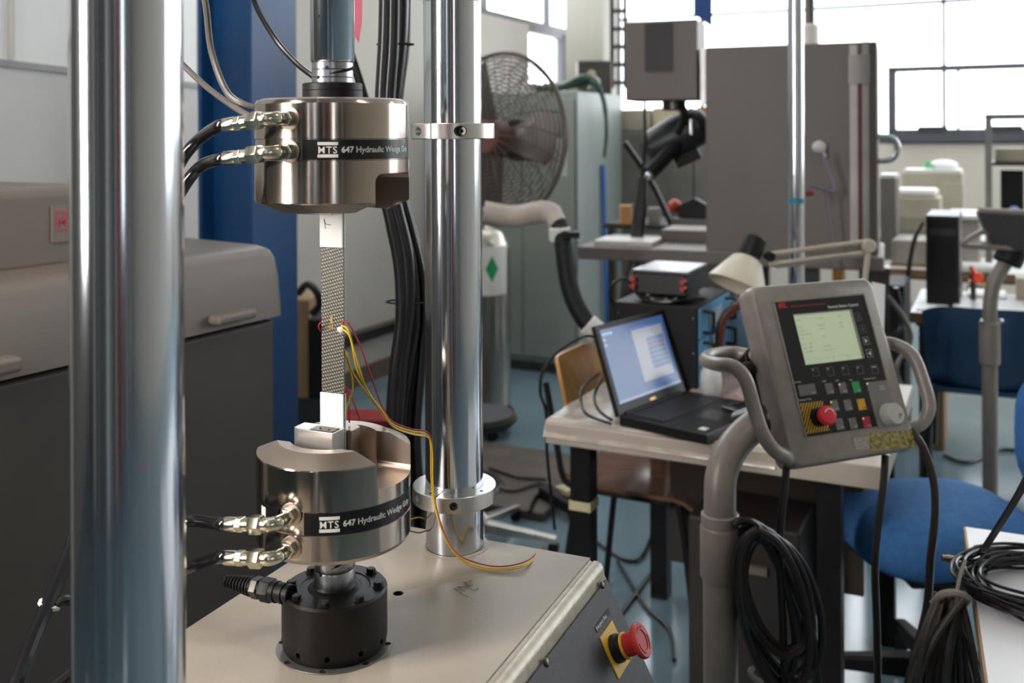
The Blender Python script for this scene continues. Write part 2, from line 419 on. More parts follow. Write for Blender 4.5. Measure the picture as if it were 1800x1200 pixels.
# ---------------------------------------------------------------- hydraulic power cabinet
R = Vector((-.509, 2.2, 0)); tx = Vector((-.481, -.877, 0)); nn = Vector((.877, -.481, 0))
HF = frame(R, tx, (0, 0, 1))    # x along the face away from the far corner ; y = z cross x
ysign = 1 if (HF.to_3x3() @ Vector((0, 1, 0))).dot(nn) < 0 else -1
t = thing('pump_cabinet', 'large taupe pump cabinet with a rounded lid and latches behind the chrome column', 'cabinet', (R.x, R.y, 0))
def yb(m, x0, x1, y0, y1, z0, z1): 
    a_, b_ = sorted((y0*ysign, y1*ysign)); return m.at(HF).box(x0, x1, a_, b_, z0, z1)
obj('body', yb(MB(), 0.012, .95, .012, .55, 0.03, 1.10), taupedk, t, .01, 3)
prof = [(0.0, 1.108), (.002, 1.14), (.008, 1.20), (.018, 1.24), (.032, 1.256), (.06, 1.262), (.53, 1.275), (.55, 1.262), (.56, 1.2), (.56, 1.108)]
lid = MB(); n = len(prof)
xs = [(-.0, 1), (.006, 1), (.95, 1)]
vs = []; fs = []
secs = [(-.004, .97), (.003, .992), (.016, 1.0), (.96, 1.0)]
for x, k in secs:
    for (y, z) in prof:
        yy = .28 + (y-.28)*k; zz = 1.108 + (z-1.108)*(k if k == 1 else k*.97+.0)
        vs.append(HF @ Vector((x, yy*ysign, zz)))
for i in range(len(secs)-1):
    for k in range(n): fs.append((i*n+k, i*n+(k+1)%n, (i+1)*n+(k+1)%n, (i+1)*n+k))
fs.append(tuple(range(n))); fs.append(tuple(range((len(secs)-1)*n, len(secs)*n)))
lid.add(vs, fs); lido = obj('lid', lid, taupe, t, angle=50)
obj('upper_housing', yb(MB(), .34, .95, .15, .54, 1.25, 1.410), taupe, t, .02, 3)
def onface(px, py):   # local x,z of a pixel on the cabinet face
    p = HF.inverted() @ hit(px, py, R, nn); return p.x, p.z
for (p0, p1) in (((435, 540), (368, 572)), ((22, 622), (-45, 665))):
    x0, z0 = onface(*p0); x1, z1 = onface(*p1)
    obj('latch', yb(MB(), min(x0, x1), max(x0, x1), -.03, .03, min(z0, z1), max(z0, z1)), taupe, t, .008, 3)
lf = MB(); x0, z0 = HF.inverted() @ P(95, 366, 1.78), 0
hp_ = HF @ Vector((0, .149*ysign, 0))
def onhs(px, py):
    p = HF.inverted() @ hit(px, py, hp_, nn); return p.x, p.z
(bx1, bz1), (bx0, bz0) = onhs(90, 362), onhs(150, 420)
obj('label_plate', yb(MB(), bx0, bx1, .146, .151, bz0, bz1), mat('label_taupe', '73675f', .5), t)
f_ = HF @ Vector((.70, .1455*ysign, 1.318))
ux_ = -tx
tm = text_mb('MTS', .04, lambda x, y, z: HF @ Vector((bx1-.006 - x*.9, .1452*ysign, bz0+.030 + y*.75)), bold=.001)
for k in (0, 1): tm.at(Matrix.Identity(4)); yb(tm, bx0+.004, bx1-.006, .1450, .146, bz0+.022+k*.032, bz0+.026+k*.032)
obj('badge', tm, mat('badge_red', 'a83c4c', .5), t)

# ---------------------------------------------------------------- cabinet with fan, bottle, hose
c = hz(1015, 662, 0)
CF = frame((c.x, c.y, 0), (UX, UY, 0), (0, 0, 1))   # x along U, y along V
ch = EYE + 80/1750*c.y
t = thing('tall_cabinet', 'tall grey-green metal cabinet behind the round fan', 'cabinet', (c.x, c.y, 0))
obj('body', MB().at(CF).box(-.75, 0, 0.02, .8, 0.06, ch), cabin, t, .006)
obj('side_panel', MB().at(CF).box(0, .01, .0, .8, 0.03, ch-.01), cabin_lit, t)
obj('door', MB().at(CF).box(-.74, -.375, -.005, .02, .1, ch-.05), cabin, t, .004)
obj('door', MB().at(CF).box(-.37, -.01, -.005, .02, .1, ch-.05), cabin, t, .004)
obj('plinth', MB().at(CF).box(-.73, -.02, .03, .78, 0, .06), darksteel, t)
obj('label', MB().at(CF).box(-.13, -.06, -.008, -.005, 1.25, 1.5), mat('label_pale', 'b9bcb8', .5), t)
o = obj('broom_handle', MB().tube([hit(1060, 290, CF @ Vector((.03,0,0)), Vector((UX, UY, 0))), hit(1068, 640, CF @ Vector((.05,0,0)), Vector((UX, UY, 0)))], .014, 8, 0), mat('handle_blue', '2f6fc0', .4))
tag(o, 'long bright blue handle leaning on the side of the tall cabinet', 'pole')
hp = [CF @ Vector(q) for q in ((-.32, .1, ch+.03), (-.2, .15, ch+.035), (0-.05, .2, ch+.06), (.05, .2, ch+.05), (.1, .22, ch-.06), (.11, .24, ch-.25), (.09, .25, ch-.42))]
hp2 = [CF @ Vector(q) for q in ((-.3, .05, ch+.025), (-.15, .1, ch+.03), (-.02, .16, ch+.09), (.02, .3, ch+.07), (-.1, .5, ch+.03))]
o = obj('garden_hose', MB().tube(hp, [.022, .03, .03, .022, .016, .012, .01], 8).tube(hp2, .025, 8), mat('hose_green', '1c4030', .4)); tag(o, 'dark green hose draped over the top of the tall cabinet', 'hose')

# fan
fc = P(876, 243, 3.9)
fd = Vector((-.66, -.75, .05)).normalized()     # facing direction
FM = axisframe(fc, fd); R_ = .335
fan = thing('industrial_fan', 'large round wire-grille fan behind the slim chrome column', 'fan', (fc.x, fc.y, fc.z-R_))
grm = mat('fan_grille_dark', '5f554e', .45, .5)
gr = MB().at(FM)
for (zf, sgn) in ((.0, 1), (0, -1)):
    nr = 21
    for k in range(1, nr+1):
        r = R_*k/nr; z = sgn*(.075*(1-(r/R_)**3)+.004)
        if k % 1 == 0:
            pts = [(r*math.cos(2*PI*i/48), r*math.sin(2*PI*i/48), z) for i in range(49)]
            gr.tube(pts, .0021 if k < nr else .006, 4, 0)
    for i in range(22):
        a_ = 2*PI*i/22
        gr.tube([(r_*math.cos(a_+.5*(1-r_/R_)), r_*math.sin(a_+.5*(1-r_/R_)), sgn*(.075*(1-(r_/R_)**3)+.006)) for r_ in [R_*q/8 for q in range(1, 9)]], .002, 4, 0)
obj('grille', gr, grm, fan)
obj('rim', MB().at(FM).tube([(R_*math.cos(2*PI*i/64), R_*math.sin(2*PI*i/64), 0) for i in range(65)], .009, 8, 0), grm, fan)
obj('hub', MB().at(FM).cyl(.07, -.02, .085, 24, .01), mat('hub_red', '6c4038', .5), fan)
obj('motor', MB().at(FM).cyl(.085, -.26, -.07, 24, .02), blackmt, fan)
for k in range(3):
    a_ = 2*PI*k/3; bl = MB().at(FM @ Matrix.Rotation(a_, 4, 'Z'))
    vs = [(.05, -.04, .02), (.29, -.11, .035), (.30, .05, -.01), (.22, .12, -.035), (.05, .04, -.02)]
    vs += [(x, y, z-.004) for x, y, z in vs]
    bl.add(vs, [(0,1,2,3,4), (9,8,7,6,5), (0,5,6,1), (1,6,7,2), (2,7,8,3), (3,8,9,4), (4,9,5,0)])
    obj('blade', bl, mat('blade_grey', '70665f', .35, .6), fan)
fp = Vector((P(800, 0, fc.y+.28).x, fc.y+.28, 0))
obj('stand', MB().tube([Vector((fp.x, fp.y, .05)), Vector((fp.x, fp.y, fc.z-.1)), fc - fd*.2], .022, 10, 0), darksteel, fan)
obj('base', MB().at(Matrix.Translation((fp.x, fp.y, 0))).cyl(.20, 0, .05, 32, .015), darksteel, fan)
# extraction hose
ep = [P(*q) for q in ((850, 372, 3.6), (905, 380, 3.6), (960, 372, 3.55), (982, 395, 3.5), (990, 430, 3.45), (1000, 500, 3.4), (1020, 550, 3.35), (1052, 585, 3.3), (1090, 590, 3.25))]
t = thing('extraction_hose', 'thick black extraction hose with white collars curving down beside the fan', 'hose', (ep[7].x, ep[7].y, ep[7].z))
obj('hose', MB().tube(ep[2:], .031, 12, 10), blackmt, t)
obj('nozzle', MB().tube(ep[:4], [.04, .04, .04, .034], 12, 8), mat('nozzle_pale', 'b8aca4', .5), t)
for q in ((984, 412, 3.48), (1042, 578, 3.31)):
    d_ = Vector((.05, 0, -.8)) if q[0] < 1000 else Vector((.7, -.1, -.6))
    obj('collar', MB().at(axisframe(P(*q), d_)).cyl(.038, -.025, .025, 20, .004), whitepl, t)
obj('lever', MB().at(axisframe(P(1003, 412, 3.45), (1, 0, 0))).box(-.03, .03, -.01, .01, -.02, .03), blackmt, t)

# gas bottle
g = hz(843, 762, 0)
t = thing('gas_dewar', 'stainless steel gas bottle with a white label bearing a green diamond', 'gas bottle', (g.x, g.y, 0))
GM = Matrix.Translation((g.x, g.y, 0)); gr_ = .158; gh = EYE - 155/1750*g.y
obj('body', MB().at(GM).lathe([(gr_-.03, .12), (gr_, .17), (gr_, gh-.14), (gr_-.008, gh-.09), (gr_-.04, gh-.035), (gr_-.09, gh-.008), (.03, gh)], 40), mat('bottle_steel', 'a59f95', .28, 1, .05, 3), t)
obj('neck', MB().at(GM).lathe([(.035, gh-.01), (.035, gh+.05), (.05, gh+.055), (.05, gh+.08), (.02, gh+.09)], 20), darksteel, t)
def arc(mb, r0, r1, a0, a1, z0, z1, n=16):
    vs, fs = [], []
    for i in range(n+1):
        a_ = a0+(a1-a0)*i/n
        for r in (r0, r1):
            for z in (z0, z1): vs.append((r*math.cos(a_), r*math.sin(a_), z))
    for i in range(n):
        q = i*4; w_ = q+4
        fs += [(q, w_, w_+1, q+1), (q+2, q+3, w_+3, w_+2), (q+1, w_+1, w_+3, q+3), (q, q+2, w_+2, w_)]
    fs += [(0, 1, 3, 2), (n*4, n*4+2, n*4+3, n*4+1)]
    return mb.add(vs, fs)
lz = EYE - (473-240)/1750*(g.y-.15)
lab = obj('label', arc(MB().at(GM), gr_, gr_+.002, -2.4, -.5, lz-.13, lz+.11), whitepl, t)
dm = MB(); aa = -1.12
vs = [GM @ Vector(((gr_+.003)*math.cos(aa+da), (gr_+.003)*math.sin(aa+da), lz+dz)) for da, dz in ((0, .065), (.22, 0), (0, -.065), (-.22, 0))]
vs += [GM @ Vector(((gr_+.001)*math.cos(aa+da), (gr_+.001)*math.sin(aa+da), lz+dz)) for da, dz in ((0, .065), (.22, 0), (0, -.065), (-.22, 0))]
dm.add(vs, [(0,1,2,3), (7,6,5,4), (0,4,5,1), (1,5,6,2), (2,6,7,3), (3,7,4,0)])
plabel(obj('hazard_diamond', dm, mat('diamond_green', '118a52', .5), lab), 'green diamond hazard mark')
obj('base_ring', MB().at(GM).cyl(gr_+.015, .06, .13, 32, .01), blackmt, t)
for k in range(4):
    a_ = k*PI/2+.5; obj('caster', MB().at(GM @ Matrix.Translation((.14*math.cos(a_), .14*math.sin(a_), .03)) @ Matrix.Rotation(PI/2, 4, 'X')).cyl(.03, -.012, .012, 16), blackmt, t)
# red tray and brown boxes by the wall
a = P(640, 735, 5.0); o = obj('tray', MB().box(a.x-.12, a.x+.13, a.y-.1, a.y+.1, 0, .11), mat('tray_red', 'a02224', .4), bevel=.01); tag(o, 'low red plastic tray on the floor by the white wall', 'tray')
a = P(545, 560, 4.4)
t = thing('carton', 'brown carton stacked on a dark stool between the blue column and the white wall', 'box', (a.x, a.y, .3))
obj('box', MB().box(a.x-.14, a.x+.02, a.y-.12, a.y+.12, .38, .80), mat('carton_tan', '9b7b5b', .7), t, .004)
obj('dark_box', MB().box(a.x+.02, a.x+.10, a.y-.14, a.y+.1, .38, .72), blackmt, t, .004)
obj('support', MB().box(a.x-.13, a.x+.09, a.y-.1, a.y+.1, 0, .38), darksteel, t)
o = obj('black_strap', MB().tube([P(525, 515, 4.35), P(540, 500, 4.3), P(556, 512, 4.25), P(562, 535, 4.25), P(548, 552, 4.25)], .016, 8), blackmt); tag(o, 'black strap looped over the brown carton', 'strap')
# ================================================================ THE LOAD FRAME
FA = Vector((.917, -.399, 0)); FB = Vector((.399, .917, 0))
BM_ = Matrix(((.917, .399, 0, 0), (-.399, .917, 0, 0), (0, 0, 1, 0), (0, 0, 0, 1)))   # (u,v,z)->world
TOP = .95
frm = thing('load_frame_base', 'cream painted base of the testing machine with a dark sloping front panel', 'machine base', BM_ @ Vector((-.6, .9, 0)))
gx, gy = -.1946, 1.081
mx, my = -.0798, 1.343
fx, fy = -.285, .737
body = MB().at(BM_).box(-.783, -.427, .30, 1.232, TOP-.02, TOP)
cut = [MB().at(Matrix.Translation((hz(700, 1042, TOP).x, hz(700, 1042, TOP).y, 0))).cyl(.0065, TOP-.015, TOP+.01, 20)]
obj_t = boolean(body, cut, 'top_plate', plate, frm, bevel=.0008)
obj('lower_body', MB().at(BM_).box(-.775, -.44, .30, 1.225, .05, TOP-.02), plate, frm)
# front skirt : nose moulding and sloping panel, extruded along v
sec = [(-.4268, TOP-.0015), (-.4235, TOP-.0035), (-.4205, TOP-.0015), (-.416, TOP-.0012), (-.411, TOP-.004), (-.4075, TOP-.0105), (-.4065, TOP-.018), (-.3445, TOP-.137), (-.30, TOP-.222), (-.30, .06), (-.43, .06)]
sk = MB().at(BM_); n = len(sec)
sk.add([(u, .30, z) for u, z in sec] + [(u, 1.229, z) for u, z in sec], [tuple(range(n)), tuple(range(n, 2*n))[::-1]] + [(i, (i+1)%n, n+(i+1)%n, n+i) for i in range(n)])
obj('front_skirt', sk, nose, frm, .0006, 2, 50)
obj('mounting_feet', MB().at(BM_).box(-.74, -.34, .35, 1.2, 0, .06), darksteel, frm)
dn = Vector((.462, 0, -.887)); nr_ = Vector((.887, 0, .462))
SP = BM_ @ Matrix(((0, dn.x, nr_.x, -.4065), (1, 0, 0, 0), (0, dn.z, nr_.z, TOP-.018), (0, 0, 0, 1)))  # x along v, y down slope, z out
panel = obj('control_panel', MB().at(SP).box(.31, 1.224, .004, .215, 0, .003), panelk, frm, .001)
def onpanel(px, py):
    q = SP.inverted() @ hit(px, py, SP @ Vector((0, 0, .003)), (SP.to_3x3() @ Vector((0, 0, 1)))); return q.x, q.y
for px, py in ((1058, 1028), (960, 1164)):
    x, y = onpanel(px, py)
    obj('panel_screw', MB().at(SP @ Matrix.Translation((x, y, .003))).lathe([(.0048, 0), (.0048, .001), (.0035, .0028), (.0015, .0033)], 16), darksteel, frm)
q = [onpanel(*p) for p in ((1076, 1089), (1104, 1162), (1085, 1196), (1053, 1121))]
x0 = min(p[0] for p in q)+.003; x1 = max(p[0] for p in q)-.003; y0 = min(p[1] for p in q); y1 = max(p[1] for p in q)
cx, cy = onpanel(1080, 1141)
yp = obj('stop_plate', MB().at(SP).box(x0, x1, y0, y1, .003, .0045), yellow, frm)
S2 = SP @ Matrix.Translation((cx, cy, .0045))
obj('stop_collar', MB().at(S2).lathe([(.0165, 0), (.0165, .006), (.0145, .007), (.0145, .013)], 32), blackmt, frm)
obj('stop_ring', MB().at(S2).cyl(.0155, .013, .0165, 32, .0005), yellow, frm)
sb = obj('stop_button', MB().at(S2).lathe([(.0135, .0165), (.0135, .026), (.015, .030), (.0195, .0325), (.0205, .0345), (.0205, .0375), (.0190, .0395), (.012, .0392), (.0115, .0380), (.0, .0380)], 40), red, frm)
am = MB().at(S2)
for k in range(3):
    a0 = k*2*PI/3
    am.tube([(.0150*math.cos(a0+i*.2), .0150*math.sin(a0+i*.2), .0396) for i in range(7)], .0006, 5, 0)
obj('arrow_marks', am, mat('stop_arrow_dark', '8a1f22', .5), sb)
lx, ly = onpanel(1049, 1112); lx2, _ = onpanel(1070, 1078)
strip = obj('label_strip', MB().at(SP).box(lx, lx2+.004, ly-.007, ly, .003, .0037), blackmt, frm)
tm = text_mb('Emergency Stop', .0062, lambda x, y, z: SP @ Vector((lx+.001+x*1.0, ly-.0018-y, .00395)), spacing=.95)
obj('lettering', tm, whitepl, strip)
# scratches: ring marks around the columns and scribble
ms = mat('ring_mark_grey', '7f796d', .4, 0.3)
for (x, y, r0, r1) in ((mx, my, .0400, .0462),):
    obj('bushing_ring', MB().at(Matrix.Translation((x, y, 0))).lathe([(r1, TOP-.001), (r1, TOP+.0006), (r0, TOP+.0006), (r0-.001, TOP-.001)], 64), plate, frm)
a = hz(820, 1028, TOP)
rs = random.Random(3); sc = MB()
for k in range(9):
    p_ = Vector((a.x+rs.gauss(0, .005), a.y+rs.gauss(0, .004), TOP+.0003)); pts = [p_]
    for j in range(5): p_ = p_ + Vector((rs.gauss(0, .004), rs.gauss(0, .0035), 0)); pts.append(p_)
    sc.tube(pts, .00018, 4, 4)
obj('pen_scribble', sc, mat('scribble_brown', '7d7262', .7), frm)
hole = Matrix.Translation((hz(700, 1042, TOP).x, hz(700, 1042, TOP).y, 0))
obj('bolt_hole', MB().at(hole).lathe([(.0064, TOP-.0148), (.0064, TOP-.0005), (.0060, TOP-.0005), (.0060, TOP-.014), (.001, TOP-.014)], 20), darksteel, frm)
# ring plate beneath the load cell
ring = MB().at(Matrix.Translation((gx, gy, 0))).cyl(.0625, TOP, TOP+.0012, 72, .0003)
cuts = []
for k in range(8):
    a_ = math.radians(-100 + k*45 + 8)
    cuts.append(MB().at(Matrix.Translation((gx+.0582*math.cos(a_)*.99, gy+.0582*math.sin(a_)*.99, 0))).cyl(.0037, TOP-.01, TOP+.01, 16))
rp = boolean(ring, cuts, 'ring_plate', mat('ring_plate_grey', '6f6c68', .4, .6, .05, 10), frm)
for k in range(8):
    a_ = math.radians(-100 + k*45 + 8)
    obj('bolt_hole', MB().at(Matrix.Translation((gx+.0576*math.cos(a_), gy+.0576*math.sin(a_), 0))).cyl(.0037, TOP+.00005, TOP+.0003, 16), holem, rp)

# columns
def column(x, y, r, label, zt=3.2):
    t = thing('machine_column', label, 'column', (x, y, TOP))
    obj('shaft', MB().at(Matrix.Translation((x, y, 0))).cyl(r, TOP-.0, zt, 128), chrome, t)
    return t
column(fx, fy, .0400, 'thick out-of-focus chrome column standing nearest, in front of the taupe cabinet')
colb = column(mx, my, .0388, 'chrome machine column with two clamp collars, its foot on the cream base')
obj('sleeve_edge', MB().at(Matrix.Translation((mx, my, 0))).lathe([(.0388, EYE+.180), (.0392, EYE+.181), (.0392, EYE+.21), (.0388, EYE+.211)], 96), chrome, colb)
def collar(z0, label, angs, slit):
    t = thing('clamp_collar', label, 'collar', (mx, my, z0), 'clamp collars on the slim column')
    M = Matrix.Translation((mx, my, z0)); H = .0208; Ro = .0562
    base = MB().at(M).lathe([(.0392, .0), (Ro-.0012, 0), (Ro, .0012), (Ro, H-.0012), (Ro-.0012, H), (.0392, H), (.0392, 0.00001)], 96)
    base = MB().at(M); pr = [(.0390, 0), (Ro-.001, 0), (Ro, .001), (Ro, H-.001), (Ro-.001, H), (.0390, H)]
    N_ = 96; vs = []; fs = []
    for i in range(N_):
        a_ = 2*PI*i/N_
        for r, z in pr: vs.append((r*math.cos(a_), r*math.sin(a_), z))
    m_ = len(pr)
    for i in range(N_):
        for k in range(m_): fs.append((i*m_+k, ((i+1)%N_)*m_+k, ((i+1)%N_)*m_+(k+1)%m_, i*m_+(k+1)%m_))
    base.add(vs, fs)
    cuts = []
    S = M @ Matrix.Rotation(math.radians(slit), 4, 'Z')
    cuts.append(MB().at(S).box(.03, .07, -.0011, .0011, -.01, .04))
    for a_, tilt, rr in angs:
        A = M @ Matrix.Rotation(math.radians(a_), 4, 'Z') @ Matrix.Translation((Ro, 0, H/2)) @ Matrix.Rotation(math.radians(tilt), 4, 'Z') @ Matrix.Rotation(PI/2, 4, 'X')
        cuts.append(MB().at(A).cyl(rr, -.0155, .0155+.03, 24))
    o = boolean(base, cuts, 'ring', alu, t)
    for a_, tilt, rr in angs:
        A = M @ Matrix.Rotation(math.radians(a_), 4, 'Z') @ Matrix.Translation((Ro, 0, H/2)) @ Matrix.Rotation(math.radians(tilt), 4, 'Z') @ Matrix.Rotation(PI/2, 4, 'X')
        obj('clamp_bolt', MB().at(A).lathe([(rr-.0016, -.0150), (rr-.0016, -.006), (.0024, -.006), (.0022, -.009)], 18), darksteel, t)
    for a_ in (-38, -128, 52, 142):
        obj('pin_hole', MB().at(M @ Matrix.Rotation(math.radians(a_), 4, 'Z') @ Matrix.Translation((.0475, 0, 0))).cyl(.0022, H-.001, H+.0002, 12), holem, t)
    return t
collar(EYE-.0029, 'silver clamp collar on the slim column, level with the upper grip', ((-77, 55, .0072), (-141, 62, .0060)), -117)
collar(EYE-.4880, 'silver clamp collar on the slim column, just above the cream base', ((-88, 90-12, .0055), (-146, 70, .0060)), -113)

# ---------------------------------------------------------------- grips
GR = .0825
def bent(zc, r, a_start):   # text mapping on to a cylinder about the grip axis
    return lambda x, y, z: Vector((gx + (r+z)*math.cos(a_start + x/r), gy + (r+z)*math.sin(a_start + x/r), zc + y))
def angpx(px):
    # angle on the grip surface of a pixel column
    d = ray(px, 240); d = Vector((d.x, d.y)); o_ = Vector((-gx, -gy))
    A = d.dot(d); B = 2*o_.dot(d); C_ = o_.dot(o_) - GR*GR
    disc = B*B - 4*A*C_
    tt = (-B - math.sqrt(max(disc, 0)))/(2*A); p = o_ + d*tt
    return math.atan2(p.y, p.x)
def grip(label, d_rim, d_top, d_flat, d_b0, d_b1, d_end, sgn, pz0, text_y):
    """d values are depths under eye level; sgn=+1 opening faces up, -1 faces down"""
    z = lambda d: EYE - d
    t = thing('wedge_grip', label, 'machine grip', (gx, gy, min(z(d_end), z(d_flat))))
    e = 1 if sgn > 0 else -1
    prof = [(0.0001, z(d_end)), (GR-.008, z(d_end)), (GR-.0022, z(d_end)+e*.0018), (GR, z(d_end)+e*.006),
            (GR, z(d_b1)-e*.0006), (GR-.0011, z(d_b1)), (GR-.0011, z(d_b0)), (GR, z(d_b0)+e*.0006),
            (GR, z(d_rim)-e*.0018), (GR-.0006, z(d_rim)-e*.0006), (GR-.0022, z(d_rim)+e*.0004), (.060, z(d_flat)), (.0001, z(d_flat))]
    base = MB().at(Matrix.Translation((gx, gy, 0))).lathe(prof, 160)
    fl = z(d_top)
    G = Matrix.Translation((gx, gy, 0)) @ BM_
    far = fl + e*.08
    # slot with rounded floor corners (runs along u)
    w_, rr = .035, .009
    sec_ = [(-w_, far), (w_, far)] + [(w_-rr+rr*math.cos(t_), fl+e*(rr-rr*math.sin(t_))) for t_ in [i*PI/10 for i in range(6)]] + [(-w_+rr-rr*math.sin(t_), fl+e*(rr-rr*math.cos(t_))) for t_ in [i*PI/10 for i in range(6)]]
    sl = MB().at(G); n_ = len(sec_)
    sl.add([(-.12, a_, b_) for a_, b_ in sec_]+[(.12, a_, b_) for a_, b_ in sec_], [tuple(range(n_)), tuple(range(n_, 2*n_))[::-1]]+[(i, (i+1)%n_, n_+(i+1)%n_, n_+i) for i in range(n_)])
    bore = MB().at(Matrix.Translation((gx, gy, 0))).cyl(.0475, min(fl, far)+(.0003 if e>0 else 0), max(fl, far)-(0 if e>0 else .0003), 64)
    body = boolean(base, [sl, bore], 'body', gripm, t, 14, bevel=.0006, mcut=gripcut)
    for pg in body.data.polygons:
        if abs(pg.normal.z) > .6: pg.material_index = 1
    # badge band
    a1, a2 = angpx(531), angpx(712)+.35
    zb0, zb1 = sorted((z(d_b0), z(d_b1)))
    band = obj('badge_band', arc(MB().at(Matrix.Translation((gx, gy, 0))), GR-.0012, GR-.0002, a1, a2, zb0+.0005, zb1-.0005, 60), blackgl, t)
    if pz0:
        band2 = obj('badge_band', arc(MB().at(Matrix.Translation((gx, gy, 0))), GR-.0012, GR-.0002, angpx(455)-.5, angpx(487), zb0+.0005, zb1-.0005, 30), blackgl, t)
        obj('logo', arc(MB().at(Matrix.Translation((gx, gy, 0))), GR-.0002, GR+.0001, angpx(457), angpx(464), zb0+.004, zb1-.004, 6), whitepl, band2)
    zc = (zb0+zb1)/2; H = zb1-zb0
    aL = angpx(558); rad = GR+.0001
    hL = H*.56; sz = .0100
    lg = text_mb('MTS', sz, bent(zc-.0036, rad, aL+.001), .00008, bold=.00008, spacing=1.12)
    wd = .0205
    for k in (-1, 1):
        arc(lg.at(Matrix.Translation((gx, gy, 0))), rad-.0002, rad+.0002, aL, aL+wd/rad, zc+k*.0062-.0016, zc+k*.0062+.0016, 8)
    obj('logo', lg, whitepl, band)
    tx_ = text_mb('647 Hydraulic Wedge Grip', .0084, bent(zc-.0028, rad, angpx(600)), .00008, bold=.0002, spacing=1.0)
    obj('lettering', tx_, whitepl, band)
    return t
lower = grip('lower steel wedge grip with open slot, mounted on the black load cell', .3343, .3625, .3243, .377, .400, .432, 1, 1, 0)
upper = grip('upper steel wedge grip hanging from the chrome actuator rod', .0686, .0375, .0783, .023, .0018, -.041, -1, 0, 0)
# groove rings as own parts
GT = Matrix.Translation((gx, gy, 0))
# jaws
G = GT @ BM_
def jaw(par, z0, z1, up):
    d = 1 if up else -1
    f1 = MB().at(G).prism([(-.036, -.0225), (-.028, -.0265), (.016, -.0265), (.016, -.0035), (-.036, -.0035)], z0, z1)
    obj('jaw', f1, gripcut if not up else mat('lit_jaw_steel', 'cfcbc6', .35, .9), par, .0008)  # lower front jaw gets a lightened steel to carry the lamp's glare
    f2 = MB().at(G).prism([(-.028, .0035), (.020, .0035), (.020, .020), (.014, .0262), (-.028, .0262)], z0, z1 - .005*d if up else z1)
    obj('jaw', f2, gripcut, par, .0008)
jaw(lower, EYE-.362, EYE-.312, True)
jaw(upper, EYE-.082, EYE-.040, False)
zt_ = EYE-.312
fp = obj('jaw_face_plate', MB().at(G).box(-.013, .015, -.0262, -.012, zt_, zt_+.0012), darksteel, lower)
for k in (-.004, .007): obj('pin_hole', MB().at(G @ Matrix.Translation((k, -.020, 0))).cyl(.0012, zt_+.0011, zt_+.0016, 12), holem, fp)
# stems
stem_m = mat('spiral_washer_steel', '9fa1a4', .3, 1, .06, 40)
def spiral(label, z0, z1, par_cat='washer'):
    t = thing('spiral_washer', label, 'washer', (gx, gy, z0), 'spiral washers')
    H = z1-z0
    obj('ring', MB().at(GT).lathe([(.0205, z0), (.0222, z0+.001), (.0222, z0+H*.30), (.0216, z0+H*.33), (.0222, z0+H*.36), (.0222, z0+H*.63), (.0216, z0+H*.66), (.0222, z0+H*.69), (.0222, z1-.001), (.0205, z1)], 64), stem_m, t)
    A = Matrix.Translation((gx, gy, 0))
    for a_, f in ((-95, .72), (-122, .32)):
        q = A @ Matrix.Rotation(math.radians(a_), 4, 'Z') @ Matrix.Translation((.0219, 0, z0+H*f)) @ Matrix.Rotation(PI/2, 4, 'Y')
        obj('pin_hole', MB().at(q).cyl(.0019, -.001, .0006, 14), holem, t)
    sp = MB().at(A); pts = [(.0219*math.cos(math.radians(a_)), .0219*math.sin(math.radians(a_)), z0+H*(.45+.35*(a_+90)/100)) for a_ in range(-88, 10, 6)]
    sp.tube(pts, [.0006, .0014, .0018, .0018, .0018], 6, 0); obj('gap', sp, holem, t)
    return t
spiral('ridged steel spiral washer beneath the lower grip on the black load cell', EYE-.484, EYE-.430)
spiral('ridged steel spiral washer between the chrome rod and the black ring on the upper grip', EYE+.056, EYE+.0815)
t = tag(obj('locking_ring', MB().at(GT).lathe([(.03, EYE+.038), (.0322, EYE+.0395), (.0322, EYE+.050), (.0318, EYE+.0505), (.0322, EYE+.051), (.0322, EYE+.0575), (.0312, EYE+.0585), (.012, EYE+.0585)], 72), blackm), 'black locking ring on top of the upper grip', 'ring')
rod = thing('actuator_rod', 'chrome actuator rod coming down to the upper grip', 'rod', (gx, gy, EYE+.081))
obj('shaft', MB().at(GT).lathe([(.0225, EYE+.081), (.0239, EYE+.083), (.0239, 2.6)], 96), chrome, rod)
q = GT @ Matrix.Rotation(math.radians(-119), 4, 'Z') @ Matrix.Translation((.0238, 0, EYE+.1290)) @ Matrix.Rotation(PI/2, 4, 'Y')
obj('pin_hole', MB().at(q).cyl(.0022, -.001, .0005, 14), holem, rod)
obj('crosshead', MB().at(BM_).box(-.72, -.48, .50, 1.30, 2.35, 2.55), plate, rod, .01)
# load cell
cell = thing('load_cell', 'black cylindrical load cell bolted to the cream base beneath the lower grip', 'load cell', (gx, gy, TOP))
zt = EYE-.4865; zb = EYE-.5488
cuts = []
base = MB().at(GT).lathe([(.040, zb), (.053, zb), (.0555, zb+.004), (.0566, zb+.010), (.0566, zt-.0025), (.0545, zt), (.0385, zt), (.0375, zt-.001), (.030, zt-.0008), (.0001, zt-.0008)], 128)
for k, a_ in enumerate((-122, -88, -52, -20, -160)):
    q = GT @ Matrix.Rotation(math.radians(a_), 4, 'Z') @ Matrix.Translation((.0566, 0, zb+.011)) @ Matrix.Rotation(PI/2, 4, 'Y')
    cuts.append(MB().at(q).cyl(.0030, -.008, .008, 18))
boolean(base, cuts, 'body', blackm, cell)
obj('boss', MB().at(GT).lathe([(.029, zt-.001), (.027, zt+.0012), (.0235, zt+.002), (.0225, zt+.004), (.01, zt+.004)], 64), blackm, cell)
